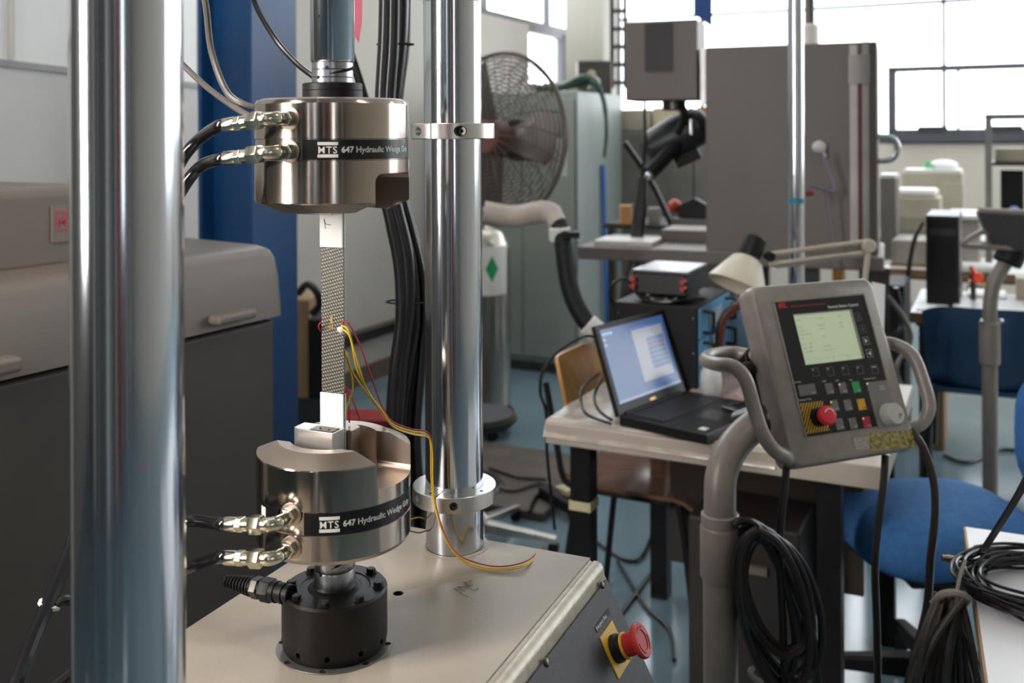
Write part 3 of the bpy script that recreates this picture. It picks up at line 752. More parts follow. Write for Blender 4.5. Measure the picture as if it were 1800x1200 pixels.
for k in range(8):
    a_ = math.radians(-90-2+45*k)
    q = GT @ Matrix.Translation((.0475*math.cos(a_), .0475*math.sin(a_), zt)) @ Matrix.Rotation(a_+.3, 4, 'Z')
    h_ = obj('bolt', MB().at(q).lathe([(.0052, 0), (.0052, .0045), (.0046, .0052)], 6), blackm, cell, .0003)
    obj('washer', MB().at(q).cyl(.0066, 0, .0008, 20), blackm, h_)
# cable connector on the load cell
c0 = P(497, 1042, 1.062); c1 = P(385, 1018, 1.10)
dd = (c1-c0); Lc = dd.length; CM = axisframe(c0 - dd.normalized()*.012, dd)
con = thing('cable_connector', 'black threaded cable connector plugged into the side of the load cell', 'connector', c0)
Lc += .012
obj('coupling_ring', MB().at(CM).lathe([(.0095, 0), (.0105, .001), (.0105, .006), (.0095, .0065), (.0095, .008), (.0108, .0085), (.0108, .013), (.0098, .0135), (.0098, .018), (.0112, .019), (.0112, .024)], 32), blackm, con)
obj('hex_body', MB().at(CM).lathe([(.0118, .024), (.0128, .0255), (.0128, .038), (.0118, .039)], 6), blackm, con, .0006)
obj('hex_nut', MB().at(CM).lathe([(.0108, .041), (.0118, .042), (.0118, .050), (.0108, .051)], 6), darksteel, con, .0006)
obj('neck', MB().at(CM).cyl(.0095, .038, .054, 24), blackm, con)
pr = []
for k in range(8):
    z = .053 + k*.0045*1.05; r = .0105-.0006*k
    pr += [(r-.002, z), (r, z+.0008), (r, z+.0028), (r-.002, z+.0036)]
obj('strain_relief', MB().at(CM).lathe(pr, 24), blackmt, con)


# ---------------------------------------------------------------- hydraulic fittings and hoses
def fitting(zs, label, hp, hlabel, lift=-0.12, n_ang=-111.2):
    a_ = math.radians(n_ang); nv = Vector((math.cos(a_), math.sin(a_), 0))
    s0 = Vector((gx, gy, zs)) + nv*(GR-.001)
    tv = Vector((nv.y, -nv.x, 0)); tv = tv if tv.x < 0 else -tv
    tv = (tv + Vector((0, 0, lift))).normalized()
    t = thing('hose_fitting', label, 'hose fitting', s0, 'elbow fittings')
    A = axisframe(s0, nv)
    obj('boss', MB().at(A).lathe([(.0118, .0), (.0118, .0016), (.0102, .002), (.006, .002)], 40), gripcut, t)
    obj('stem_nut', MB().at(A).lathe([(.0078, .002), (.0086, .003), (.0086, .010), (.0078, .011)], 6), brass, t, .0005)
    e0 = s0 + nv*.010; e1 = s0 + nv*.024
    obj('elbow', MB().tube([e0, s0+nv*.018, s0+nv*.0245+tv*.0015, s0+nv*.029+tv*.007, s0+nv*.030+tv*.014], [.0062, .0066, .0072, .0070, .0066], 20, 6), brass, t, angle=50)
    o1 = s0 + nv*.030 + tv*.012; B = axisframe(o1, tv)
    obj('hex_nut', MB().at(B).lathe([(.0078, .001), (.0098, .0028), (.0098, .015), (.0086, .0165)], 6), brass, t, .0005)
    obj('neck', MB().at(B).cyl(.0068, .015, .024, 24, .0008), brass, t)
    obj('small_hex', MB().at(B).lathe([(.0070, .0235), (.0079, .0245), (.0079, .031), (.0070, .032)], 6), brass, t, .0004)
    obj('ferrule', MB().at(B).lathe([(.0070, .031), (.0074, .033), (.0074, .045), (.0064, .0485), (.0048, .049)], 24), brass, t)
    e = o1 + tv*.047
    hs = obj('hydraulic_hose', MB().tube([e-tv*.002, e+tv*.006] + hp, .0064, 16, 10), hosem)
    tag(hs, hlabel, 'hose'); return t
fitting(EYE+.0192, 'upper elbow fitting on the upper grip', [P(352, 243, 1.04), P(320, 280, 1.05), P(298, 335, 1.06), P(285, 420, 1.12), P(275, 600, 1.14), P(270, 900, 1.18), P(265, 1400, 1.2)], 'black hose from the topmost elbow fitting bending behind the chrome column')
fitting(EYE-.0142, 'elbow fitting on the upper grip, next to the black badge band', [P(352, 293, 1.04), P(322, 330, 1.05), P(293, 390, 1.06), P(262, 500, 1.12), P(248, 700, 1.14), P(245, 900, 1.18), P(240, 1400, 1.2)], 'black hose from the second elbow fitting of the upper grip')
fitting(EYE-.380, 'elbow fitting on the lower grip, next to the black badge band', [P(350, 915, 1.045), P(320, 918, 1.055), P(280, 930, 1.06), P(235, 980, 1.12), P(220, 1100, 1.14), P(215, 1400, 1.16)], 'black hose from the badge-level fitting of the lower grip')
fitting(EYE-.4135, 'lowest elbow fitting, under the badge band of the lower grip', [P(352, 990, 1.045), P(320, 1002, 1.055), P(285, 1025, 1.06), P(260, 1080, 1.12), P(250, 1200, 1.14), P(245, 1400, 1.16)], 'black hose from the lowest fitting running behind the chrome column')

# ---------------------------------------------------------------- specimen and gauge wires
sp = thing('test_specimen', 'flat woven composite test strip with white end tabs, clamped between the two grips', 'test specimen', (gx, gy, EYE-.36))
SO = (P(583, 500, 1.0)); 
SM = GT @ BM_ @ Matrix.Translation((.0, -.001, 0))
wv = bpy.data.materials.new('woven_composite'); wv.use_nodes = True
nt = wv.node_tree; bs = nt.nodes['Principled BSDF']; bs.inputs['Roughness'].default_value = .35
tc = nt.nodes.new('ShaderNodeTexCoord'); mp = nt.nodes.new('ShaderNodeMapping'); mp.inputs['Scale'].default_value = (1, 1, 1); mp.inputs['Rotation'].default_value = (0, math.radians(20), 0)
nt.links.new(tc.outputs['Object'], mp.inputs[0])
def wave(sx, sy, sz, sc_, rot):
    m2 = nt.nodes.new('ShaderNodeMapping'); m2.inputs['Rotation'].default_value = rot; nt.links.new(tc.outputs['Object'], m2.inputs[0])
    w_ = nt.nodes.new('ShaderNodeTexWave'); w_.inputs['Scale'].default_value = sc_; w_.inputs['Distortion'].default_value = .6; w_.inputs['Detail'].default_value = 0; nt.links.new(m2.outputs[0], w_.inputs[0]); return w_
w1 = wave(1, 1, 1, 150, (0, math.radians(28), math.radians(-23.5))); w2 = wave(1, 1, 1, 105, (0, math.radians(-62), math.radians(-23.5)))
mu = nt.nodes.new('ShaderNodeMath'); mu.operation = 'MULTIPLY'; nt.links.new(w1.outputs['Fac'], mu.inputs[0]); nt.links.new(w2.outputs['Fac'], mu.inputs[1])
rp_ = nt.nodes.new('ShaderNodeValToRGB'); rp_.color_ramp.elements[0].position = .12; rp_.color_ramp.elements[0].color = lin('2b2a25'); rp_.color_ramp.elements[1].position = .45; rp_.color_ramp.elements[1].color = lin('8a8472')
nt.links.new(mu.outputs[0], rp_.inputs[0]); nt.links.new(rp_.outputs[0], bs.inputs['Base Color'])
bp_ = nt.nodes.new('ShaderNodeBump'); bp_.inputs['Strength'].default_value = .4; bp_.inputs['Distance'].default_value = .0006; nt.links.new(mu.outputs[0], bp_.inputs['Height']); nt.links.new(bp_.outputs[0], bs.inputs['Normal'])
hw = .0142
obj('woven_strip', MB().at(SM).box(-hw, hw, -.0011, .0011, EYE-.36, EYE-.05), wv, sp)
tabm = mat('tab_white', 'f4f2ec', .5, 0, .01)
for (za, zb_, nm) in ((EYE-.119, EYE-.045, 0), (EYE-.36, EYE-.277, 1)):
    for s in (-1, 1):
        m = MB().at(SM)
        y0, y1 = (-.0031, -.0011) if s < 0 else (.0011, .0031)
        if nm == 0: m.prism([(0, 0)], 0, 0) if False else m.box(-hw-.0006, hw, y0, y1, za, zb_)
        else: m.box(-hw-.0010, hw, y0, y1, za, zb_)
        obj('end_tab', m, tabm, sp, .0005)
mk = MB().at(SM).tube([(-.009, -.0033, EYE-.090), (-.006, -.0033, EYE-.094), (.0, -.0033, EYE-.0945)], .0003, 5, 4).tube([(-.0085, -.0033, EYE-.0885), (-.007, -.0033, EYE-.099)], .0003, 5, 0)
obj('pen_mark', mk, holem, sp)
gp = hit(583, 562, SM @ Vector((0, -.0012, 0)), SM.to_3x3() @ Vector((0, -1, 0))); gl = SM.inverted() @ gp
gg = obj('strain_gauge', MB().at(SM).box(gl.x-.0015, gl.x+.0015, -.0016, -.0010, gl.z-.0045, gl.z+.0035).box(gl.x-.003, gl.x-.0012, -.0016, -.0010, gl.z-.011, gl.z-.006).box(gl.x+.0002, gl.x+.002, -.0016, -.0010, gl.z-.011, gl.z-.006), mat('gauge_gold', 'b08a4a', .3, .6), sp)
obj('silicone_dab', MB().at(SM).sphere((hw-.004, -.0012, gl.z-.010), .0045, 14, (1.0, .28, .8)), mat('silicone_clear', 'c9c6bf', .2), sp)
wy = mat('wire_yellow', 'd8b21e', .4, 0, .03); wr = mat('wire_crimson', '9c1f3a', .4, 0, .03)
def wire(pts, m, label, r=.0009): return tag(obj('gauge_wire', MB().tube(pts, r, 6, 10), m), label, 'wire')
trunk = lambda dx, dy, dY: [P(672+dx, 722+dy, 1.13+dY), P(690+dx, 745+dy, 1.16+dY), P(722+dx, 757+dy, 1.20+dY), P(750+dx, 763+dy, 1.245+dY), P(757+dx, 785+dy, 1.258+dY), P(758+dx, 840+dy, 1.262+dY), P(763+dx*.8, 885+dy, 1.266+dY), P(778+dx*.8, 935+dy, 1.262+dY), P(800+dx*.6, 972+dy*.6, 1.262+dY)]
def endp(e): return [hz(835, 993+e, TOP+.004), hz(880, 999+e*.7, TOP+.003), hz(925, 990+e*.8, TOP+.004), P(949, 968+e*.5, 1.335), P(957, 962, 1.345), P(952, 975, 1.36), P(948, 1010, 1.36)]
wire([P(600, 572, 1.072), P(612, 580, 1.06), P(624, 620, 1.07), P(640, 672, 1.09), P(655, 700, 1.11)] + trunk(0, 0, 0) + endp(0), wy, 'yellow wire from the gauge dab running down over the lower collar to the base edge')
wire([P(600, 578, 1.072), P(615, 592, 1.065), P(628, 650, 1.08), P(648, 690, 1.10)] + trunk(3, 6, -.004) + endp(4), wy, 'second yellow wire from the gauge dab, twisted along the first')
wire([P(598, 566, 1.073), P(612, 568, 1.065), P(630, 600, 1.075), P(650, 655, 1.095), P(664, 695, 1.12)] + trunk(2, -3, .006) + endp(-5), wr, 'crimson wire leaving the gauge dab beside the yellow wires')
wire([P(604, 615, 1.076), P(610, 622, 1.076), P(618, 650, 1.085), P(640, 685, 1.10)] + trunk(-2, 2, 0)[:4], wy, 'yellow wire leaving the strip edge halfway down')
wire([P(603, 612, 1.082), P(613, 640, 1.085), P(620, 680, 1.085), P(610, 715, 1.085), P(606, 740, 1.09)], wy, 'short yellow wire curling down into the lower grip')
for k, (a_, b_) in enumerate((((603, 672), (632, 736)), ((605, 678), (614, 742)))):
    wire([P(a_[0], a_[1], 1.083), P((a_[0]+b_[0])/2+3, (a_[1]+b_[1])/2, 1.09), P(b_[0], b_[1], 1.10)], mat('wire_bright_red', 'd22848', .4), ('bright red wire crossing down to the lower grip, ending farther from the strip', 'bright red wire going straight down beside the lower white tab')[k])
wire([P(564, 582, 1.085), P(560, 573, 1.08), P(564, 566, 1.075)], mat('wire_bright_red', 'd22848', .4), 'short red wire loop on the far edge of the strip')
wire([P(716, 914, 1.30), P(735, 909, 1.32), P(748, 912, 1.34)], wy, 'yellow wire end between the lower grip and the slim column')
wire([P(712, 930, 1.30), P(735, 936, 1.32), P(750, 932, 1.335)], wr, 'crimson wire end between the lower grip and the slim column')

# ---------------------------------------------------------------- cables around the frame
def cable(pts, r, label, m=cablem, name='cable', n=10, cat='cable', group=None, sm=10):
    return tag(obj(name, MB().tube(pts, r, n, sm), m), label, cat, group)
cable([P(352, -40, 1.15), P(362, 10, 1.15), P(372, 90, 1.15), P(398, 160, 1.13), P(430, 184, 1.12), P(470, 192, 1.12)], .0040, 'grey cable coming down from above in front of the blue column to the upper grip', greycab)
cable([P(250, 40, 1.2), P(320, 112, 1.18), P(360, 150, 1.16), P(400, 180, 1.13), P(440, 205, 1.1), P(470, 215, 1.12)], .0036, 'grey cable slanting down from behind the chrome column to the upper grip', greycab)
cable([P(438, -40, 1.25), P(450, 10, 1.25), P(485, 70, 1.24), P(520, 110, 1.22), P(555, 138, 1.2), P(600, 175, 1.18)], .0035, 'black cable slanting down behind the chrome actuator rod', blackgl)
cable([P(615, 90, 1.22), P(630, 135, 1.22), P(645, 185, 1.22), P(660, 230, 1.22)], .0055, 'short black cable behind the black locking ring', blackgl)
o = obj('ribbon_tag', MB().at(Matrix.Identity(4)).add([P(622, -60, 1.3), P(639, -60, 1.3), P(636, 40, 1.3), P(631, 76, 1.3), P(622, 62, 1.3)] + [P(622, -60, 1.302), P(639, -60, 1.302), P(636, 40, 1.302), P(631, 76, 1.302), P(622, 62, 1.302)], [(0,1,2,3,4), (9,8,7,6,5), (0,5,6,1), (1,6,7,2), (2,7,8,3), (3,8,9,4), (4,9,5,0)]), mat('tag_red', 'b4576a', .6)); tag(o, 'red warning ribbon hanging beside the actuator rod', 'ribbon')
hb = [((680, -60), (678, 60), (672, 180), (672, 300), (690, 390), (705, 470), (708, 560), (697, 650), (692, 740), (700, 840), (715, 960)),
      ((705, -60), (703, 60), (694, 150), (684, 250), (700, 370), (722, 460), (728, 560), (716, 650), (706, 740), (712, 850), (720, 960)),
      ((715, -60), (712, 70), (700, 170), (695, 290), (712, 360), (732, 440), (736, 540), (732, 640), (722, 740), (728, 850), (735, 960)),
      ((692, -60), (690, 80), (684, 170), (680, 300), (698, 370), (716, 450), (718, 540), (706, 640), (698, 740), (690, 840), (695, 960)),
      ((668, -60), (690, 200), (705, 330), (722, 400), (741, 480), (746, 560), (741, 650), (733, 760), (738, 860), (742, 960))]
rr_ = (.0125, .013, .009, .011, .007)
for k, q in enumerate(hb):
    cable([P(x, y, 1.62+.018*(k % 3)) for x, y in q] + [P(q[-1][0], 1500, 1.62)], rr_[k], ['thick black hose, the one closest to the white wall in the hanging bundle', 'thick black hose in the middle of the hanging bundle', 'thinner black hose at the column edge of the bundle', 'black hose tucked between the two thickest of the bundle', 'thinnest black hose of the bundle, against the slim column'][k], blackgl, 'hydraulic_hose', 14, 'hose', None, 8)
for (px, py, r) in ((695, 78, .030), (715, 530, .034)):
    A = Matrix.Translation(P(px, py, 1.635))
    o = obj('cable_tie', MB().at(A).tube([(r*math.cos(i*PI/12), r*.6*math.sin(i*PI/12), .0) for i in range(25)], .0016, 5, 0), blackmt); tag(o, 'black cable tie around the %s part of the hose bundle' % ('upper' if py < 200 else 'lower'), 'cable tie')
cable([P(145, 880, 1.25), P(126, 960, 1.22), P(92, 1045, 1.18), P(60, 1120, 1.14), P(30, 1200, 1.1), P(10, 1260, 1.08)], .0088, 'black cable slanting across the dark cabinet, held by a white tie', blackgl)
cable([P(180, 1130, 1.1), P(140, 1170, 1.08), P(90, 1210, 1.05)], .0065, 'black cable end low in the corner by the chrome column', blackgl)
A = axisframe(P(87, 1062, 1.175), Vector((-.4, -.2, -1)))
t = tag(obj('cable_tie', MB().at(A).tube([(.0105*math.cos(i*PI/8), .0105*math.sin(i*PI/8), .0) for i in range(17)], .0034, 6, 0).box(-.019, -.008, -.004, .004, -.004, .004), whitepl), 'white cable tie on the slanting black cable', 'cable tie')
cable([P(98, 1062, 1.175), P(112, 1055, 1.18), P(130, 1058, 1.19), P(150, 1070, 1.2)], .006, 'short dark loop joining the tied cable', cablem)
# ================================================================ CONTROL PENDANT
wv_ = Vector((.92, .39, 0)).normalized(); sT, cT = math.sin(math.radians(21.7)), math.cos(math.radians(21.7))
mv_ = Vector((-wv_.y*sT, wv_.x*sT, cT)); nv_ = wv_.cross(mv_)
BLp = P(1395, 825, 1.75)
PF = Matrix(((wv_.x, mv_.x, nv_.x, BLp.x), (wv_.y, mv_.y, nv_.y, BLp.y), (wv_.z, mv_.z, nv_.z, BLp.z), (0, 0, 0, 1)))
PFi = PF.inverted(); pn3 = nv_
def fl(px, py, h=0.0):
    q = PFi @ hit(px, py, PF @ Vector((0, 0, h)), pn3); return (q.x, q.y)
def z7(x, y, h=0.0): return fl(1300 + x/3.3333, 480 + y/3.3333, h)
pt = thing('control_pendant', 'grey handheld control pendant with green-lit screen and red stop button, on a curved pole', 'control pendant', (P(1266, 1000, 1.75).x, 1.75+.02, 0))
def rrect(x0, x1, y0, y1, r, n=6, rs=None):
    out = []
    rs = rs or (r, r, r, r)
    for (cx_, cy_, a0, r_) in ((x1-rs[0], y0+rs[0], -PI/2, rs[0]), (x1-rs[1], y1-rs[1], 0, rs[1]), (x0+rs[2], y1-rs[2], PI/2, rs[2]), (x0+rs[3], y0+rs[3], PI, rs[3])):
        for i in range(n+1):
            a_ = a0 + PI/2*i/n; out.append((cx_+r_*math.cos(a_), cy_+r_*math.sin(a_)))
    return out
W_, H_ = .2905, .330
# front shell, a stack of rounded sections
def shell(mb, secs, n=6):
    vs, fs = [], []
    m_ = None
    for (ins, z, r) in secs:
        pl = rrect(ins[0], W_-ins[1], ins[2], H_-ins[3], r, n); m_ = len(pl)
        vs += [(x, y, z) for x, y in pl]
    for i in range(len(secs)-1):
        for k in range(m_): fs.append((i*m_+k, i*m_+(k+1) % m_, (i+1)*m_+(k+1) % m_, (i+1)*m_+k))
    fs.append(tuple(range(m_))[::-1]); fs.append(tuple(range((len(secs)-1)*m_, len(secs)*m_)))
    return mb.add(vs, fs)
e4 = lambda a: (a, a, a, a)
obj('front_shell', shell(MB().at(PF), [(e4(.0), -.030, .018), (e4(-.0005), -.020, .018), (e4(.001), -.008, .018), (e4(.004), -.002, .017), (e4(.009), .0, .014)]), pend, pt, angle=40)
obj('rear_shell', shell(MB().at(PF), [((.03, .03, .02, .05), -.072, .015), ((.012, .012, .008, .02), -.062, .018), ((.002, .002, .001, .003), -.050, .018), ((.001, .001, .001, .001), -.0312, .018)]), pend, pt, angle=40)
obj('seam_gasket', shell(MB().at(PF), [(e4(.0022), -.0316, .017), (e4(.0022), -.0296, .017)]), holem, pt)
# chin under the key panel
p0 = z7(395, 945); p1 = z7(945, 895)
kx = [z7(190, 155), z7(715, 148), z7(945, 895), z7(395, 940)]
X0k = (kx[0][0]+kx[3][0])/2; X1k = (kx[1][0]+kx[2][0])/2; Y1k = (kx[0][1]+kx[1][1])/2; Y0k = (kx[2][1]+kx[3][1])/2
keyp = obj('key_panel', MB().at(PF).prism(rrect(X0k, X1k, Y0k, Y1k, .003), .0, .0012), mat('key_panel_black', '1f1d1e', .5, 0, .05, 40, spec=.25), pt)
bz = MB().at(PF)
for a_, b_, c_, d_ in ((X0k-.004, X1k+.004, Y1k, Y1k+.004), (X0k-.004, X0k, Y0k, Y1k+.002), (X1k, X1k+.004, Y0k, Y1k+.002)): bz.box(a_, b_, c_, d_, 0, .0022)
obj('bezel_lip', bz, pend, pt, .001)
def r4(pts): 
    q = [z7(*p) for p in pts]; xs_ = sorted(p[0] for p in q); ys_ = sorted(p[1] for p in q)
    return (xs_[0]+xs_[1])/2, (xs_[2]+xs_[3])/2, (ys_[0]+ys_[1])/2, (ys_[2]+ys_[3])/2
sx0, sx1, sy0, sy1 = r4(((308, 238), (640, 228), (725, 512), (385, 525)))
scr = obj('screen', MB().at(PF).box(sx0, sx1, sy0, sy1, .0012, .0016), emis('lcd_green', 'b6c2a2', .34), keyp)
fr_ = MB().at(PF).box(sx1, sx1+.0045, sy0, sy1+.002, .0012, .0030).box(sx0-.001, sx1+.0045, sy1, sy1+.002, .0012, .0030)
obj('screen_surround', fr_, mat('surround_grey', '8c8b8a', .4, .3), keyp)
lt = mat('lcd_text_grey', '8d9c7c', .5); tx = MB()
rs = random.Random(5)
rows_ = [(0.03, ['Station:', 'Control', 'Mode 1']), (.17, ['Comm:', 'Config 04', 'Active']), (.25, ['Program', 'Manual', 'Ready']), (.33, ['Axial  2.134 mm']), (.41, ['Limit', '1205 N']), (.52, ['Force     0.02']), (.60, ['Strain    0.00', 'Setpt 000']), (.68, ['Count 0000', 'Rate 10.0 mm'])]
sw, sh = sx1-sx0, sy1-sy0
t_ = MB()
for fy_, words in rows_:
    for i_, w__ in enumerate(words):
        q = text_mb(w__, .0042, lambda x, y, z, i_=i_, fy_=fy_: PF @ Vector((sx0+.003+i_*sw*.36+x, sy1-.008-fy_*sh+y, .00175)))
        b_ = len(t_.v); t_.v += q.v; t_.f += [tuple(b_+i for i in f) for f in q.f]
t_.at(PF)
t_.box(sx0+.002, sx1-.002, sy0+.0095, sy0+.0098, .0016, .0018)
for k in range(1, 4): t_.box(sx0+sw*k/4, sx0+sw*k/4+.0004, sy0+.001, sy0+.0095, .0016, .0018)
obj('screen_text', t_, lt, keyp)
def ptext(s, px, py, size, m=whitepl, par=None, h=.0014, al='LEFT', bold=0.0):
    x0_, y0_ = z7(px, py)
    return obj('lettering', text_mb(s, size, lambda x, y, z: PF @ Vector((x0_+x, y0_+y, h)), align=al, bold=bold), m, par or keyp)
ptext('Remote Station Control', 694, 191, .0075, al='RIGHT', bold=.0002)
lg = text_mb('MTS', .0085, lambda x, y, z: PF @ Vector((z7(228, 200)[0]+x*.95, z7(228, 198)[1]+y, .0014)), bold=.0004); lg.at(PF)
a_, b_ = z7(228, 200)
lg.box(a_, a_+.0205, b_-.0018, b_-.0004, .0012, .0015).box(a_, a_+.0205, b_+.0088, b_+.0102, .0012, .0015)
obj('logo', lg, redbright, keyp)
obj('red_line', MB().at(PF).box(a_+.026, z7(505, 200)[0], b_-.0012, b_-.0004, .0012, .0014), redbright, keyp)
def outline(mb, x, y, w, h, t=.0005, z=.0012):
    return mb.box(x-w/2, x+w/2, y-h/2, y-h/2+t, z, z+.0004).box(x-w/2, x+w/2, y+h/2-t, y+h/2, z, z+.0004).box(x-w/2, x-w/2+t, y-h/2, y+h/2, z, z+.0004).box(x+w/2-t, x+w/2, y-h/2, y+h/2, z, z+.0004)
keyln = mat('key_outline_grey', '8c8a88', .5); keyfl = mat('key_face_dark', '242223', .5, spec=.25)
for (px, py), ic in zip(((693, 257), (718, 329), (738, 397), (759, 470)), ('up', 'down', 'right', 'left')):
    x, y = z7(px, py); k = obj('key', MB().at(PF).box(x-.0065, x+.0065, y-.0068, y+.0068, .0011, .0017), keyfl, keyp)
    m = outline(MB().at(PF), x, y, .014, .0145)
    if ic == 'right': m.prism([(x-.003, y-.0045), (x+.004, y), (x-.003, y+.0045)], .0017, .002)
    elif ic == 'left': m.prism([(x+.003, y-.0045), (x-.004, y), (x+.003, y+.0045)], .0017, .002)
    else:
        s_ = 1 if ic == 'up' else -1
        for o_ in (-.002, .002): m.prism([(x-.003, y+o_-s_*.0015), (x, y+o_+s_*.0015), (x+.003, y+o_-s_*.0015), (x+.003, y+o_-s_*.0023), (x, y+o_+s_*.0007), (x-.003, y+o_-s_*.0023)], .0017, .002)
    obj('key_mark', m, whitepl if ic in ('right', 'left') else keyln, keyp)
for (px, py), s in zip(((441, 580), (529, 575), (617, 571), (703, 566), (790, 562)), ('F1', 'F2', 'F3', 'F4', 'Status')):
    x, y = z7(px, py); obj('key', MB().at(PF).box(x-.0065, x+.0065, y-.0068, y+.0068, .0011, .0017), keyfl, keyp)
    obj('key_mark', outline(MB().at(PF), x, y, .015, .0155), keyln, keyp)
    obj('lettering', text_mb(s, .0042, lambda a, b, c: PF @ Vector((x-.0062+a, y+.0030+b, .0019)), bold=.0001), whitepl, keyp)
keyg = mat('key_grey', '6f6c6a', .4)
def key(px, py, w, h, m, txt=None, led=None, tm=whitepl):
    x, y = z7(px, py); k = obj('key', MB().at(PF).box(x-w/2, x+w/2, y-h/2, y+h/2, .0011, .0019), m, keyp, .0003)
    if led: obj('indicator', MB().at(PF @ Matrix.Translation((x-w/2+.003, y+h/2-.0030, 0))).cyl(.0012, .0019, .0022, 12), led, keyp)
    if txt: obj('lettering', text_mb(txt, .0040, lambda a, b, c: PF @ Vector((x+w/2-.0015+a, y-h/2+.0025+b, .0021)), align='RIGHT'), tm, keyp)
    return k
ledy = emis('indicator_yellow', 'd8d850', 1.0); ledo = mat('indicator_off', '8a8886', .4)
plabel(key(393, 684, .0385, .0195, keyg, 'Reset', ledo), 'wide grey reset key')
key(523, 677, .0175, .0195, keyg, 'High', ledo); key(602, 673, .0175, .0195, keyg, 'High', ledy); plabel(key(681, 668, .0180, .0200, mat('key_green', '1f9a4c', .4), 'Run', ledo), 'green run key')
key(553, 776, .0175, .0195, keyg, 'Low', ledy); key(632, 773, .0175, .0195, keyg, 'Low', ledo); plabel(key(712, 769, .0180, .0200, mat('key_yellow', 'e0a318', .4), 'Hold', ledo, blackmt), 'yellow hold key')
key(583, 884, .0175, .0195, keyg, 'Off', ledo); key(662, 880, .0175, .0195, keyg, 'Off', ledo); plabel(key(742, 873, .0180, .0200, mat('key_red', 'a82540', .4), 'Stop', ledy), 'red stop key')
for s, px, py in (('Interlock', 318, 645), ('HSM', 483, 640), ('HPS', 560, 636), ('Test', 640, 632), ('Manual Control', 727, 626), ('Emergency Stop', 345, 750)): ptext(s, px, py, .0044)
mx0, mx1, my0, my1 = r4(((735, 640), (858, 628), (943, 895), (812, 905)))
obj('control_field', MB().at(PF).box(mx0, mx1, my0, my1, .0011, .0016), mat('field_grey', '7c7977', .4), keyp)
obj('indicator', MB().at(PF @ Matrix.Translation((*z7(745, 648), 0))).cyl(.0014, .0016, .002, 12), ledy, keyp)
ptext('Enable/', 817, 668, .0042, h=.0018); ptext('Disable', 820, 684, .0042, h=.0018)
hx0, hx1, hy0, hy1 = r4(((350, 760), (485, 750), (525, 925), (390, 938)))
hz_ = obj('hazard_patch', MB().at(PF).box(hx0, hx1, hy0, hy1, .0011, .0016), yellow, keyp)
st = MB().at(PF); wH, hH = hx1-hx0, hy1-hy0
k = -hH
while k < wH:      # diagonal stripes clipped to the patch
    def clip(a): return a
    pts = []
    for t0 in (k, k+.0028):
        pts.append(t0)
    def P45(c, y): return (hx0 + c + y*.62, hy0 + y)
    poly = [P45(pts[0], 0), P45(pts[1], 0), P45(pts[1], hH), P45(pts[0], hH)]
    # Sutherland clip in x
    for bound, keep in ((hx0, 1), (hx1, -1)):
        out = []
        for i in range(len(poly)):
            a_, b_ = poly[i], poly[(i+1) % len(poly)]
            ina, inb = (a_[0]-bound)*keep >= 0, (b_[0]-bound)*keep >= 0
            if ina: out.append(a_)
            if ina != inb:
                t0 = (bound-a_[0])/(b_[0]-a_[0]); out.append((bound, a_[1]+(b_[1]-a_[1])*t0))
        poly = out
        if len(poly) < 3: break
    if len(poly) >= 3: st.prism(poly, .0016, .0018)
    k += .0062
obj('hazard_stripes', st, blackmt, keyp)
ex, ey = z7(455, 845)
E = PF @ Matrix.Translation((ex, ey, .0016)); 
obj('stop_collar', MB().at(E).lathe([(.0165, 0), (.0165, .007), (.0150, .008), (.0150, .014)], 36), blackmt, pt)
sb = obj('stop_button', MB().at(E).lathe([(.0125, .012), (.0125, .018), (.0160, .020), (.0172, .023), (.0172, .030), (.0150, .0335), (.010, .0350), (.0, .0353)], 40), redbright, pt)
obj('arrow_marks', MB().at(E).tube([(.0105*math.cos(a_/10), .0105*math.sin(a_/10), .0349) for a_ in range(6, 28, 2)], .0010, 6, 0), whitepl, sb)
kx_, ky_ = z7(880, 830)
K = PF @ Matrix.Translation((kx_-.003, ky_, .0016))
knm = mat('knob_grey', 'b1b3ac', .35)
boolean(MB().at(K).lathe([(.0215, 0), (.0215, .0015), (.0205, .002), (.0195, .018), (.0180, .0205), (.0002, .0207)], 48), [MB().at(K).sphere((.008, -.006, .0225), .0065, 20)], 'jog_knob', knm, pt)
obj('set_screw', MB().at(K @ Matrix.Rotation(math.radians(-105), 4, 'Z') @ Matrix.Translation((.0198, 0, .009)) @ Matrix.Rotation(PI/2, 4, 'Y')).cyl(.0018, -.001, .0006, 14), holem, pt)
# worn stickers on the chin
cz = .0005
q = [fl(1300+x/3.3333, 480+y/3.3333, cz) for x, y in ((740, 940), (1020, 915), (1035, 1012), (768, 1045))]
sk_ = obj('worn_sticker', MB().at(PF).prism([(q[0][0], q[0][1]), (q[1][0], q[1][1]), (q[2][0]-.001, q[2][1]), (q[3][0]+.001, q[3][1])], .0, .0009), mat('sticker_yellow_worn', '857a42', .4, 0, .4, 160, bump=.3), pt)
plabel(sk_, 'worn yellow sticker'); 
xm, ym = (q[0][0]+q[1][0])/2, (q[0][1]+q[2][1])/2
sm_ = MB().at(PF).tube([(xm-.001+.006*math.cos(t0*.3), ym+.0+.006*math.sin(t0*.3),   .0010) for t0 in range(1, 21)], .0006, 4, 0)
for k in range(22):
    xx = q[0][0]+.006+rs.random()*(q[1][0]-q[0][0]-.012); yy = ym-.008+rs.random()*.016
    if abs(xx-xm) > .01: sm_.box(xx, xx+.002, yy, yy+.0007, .0009, .0011)
obj('sticker_print', sm_, mat('sticker_print_dark', '4f4a2c', .5), pt)
q = [fl(1300+x/3.3333, 480+y/3.3333, cz) for x, y in ((660, 965), (745, 955), (765, 1030), (680, 1035))]
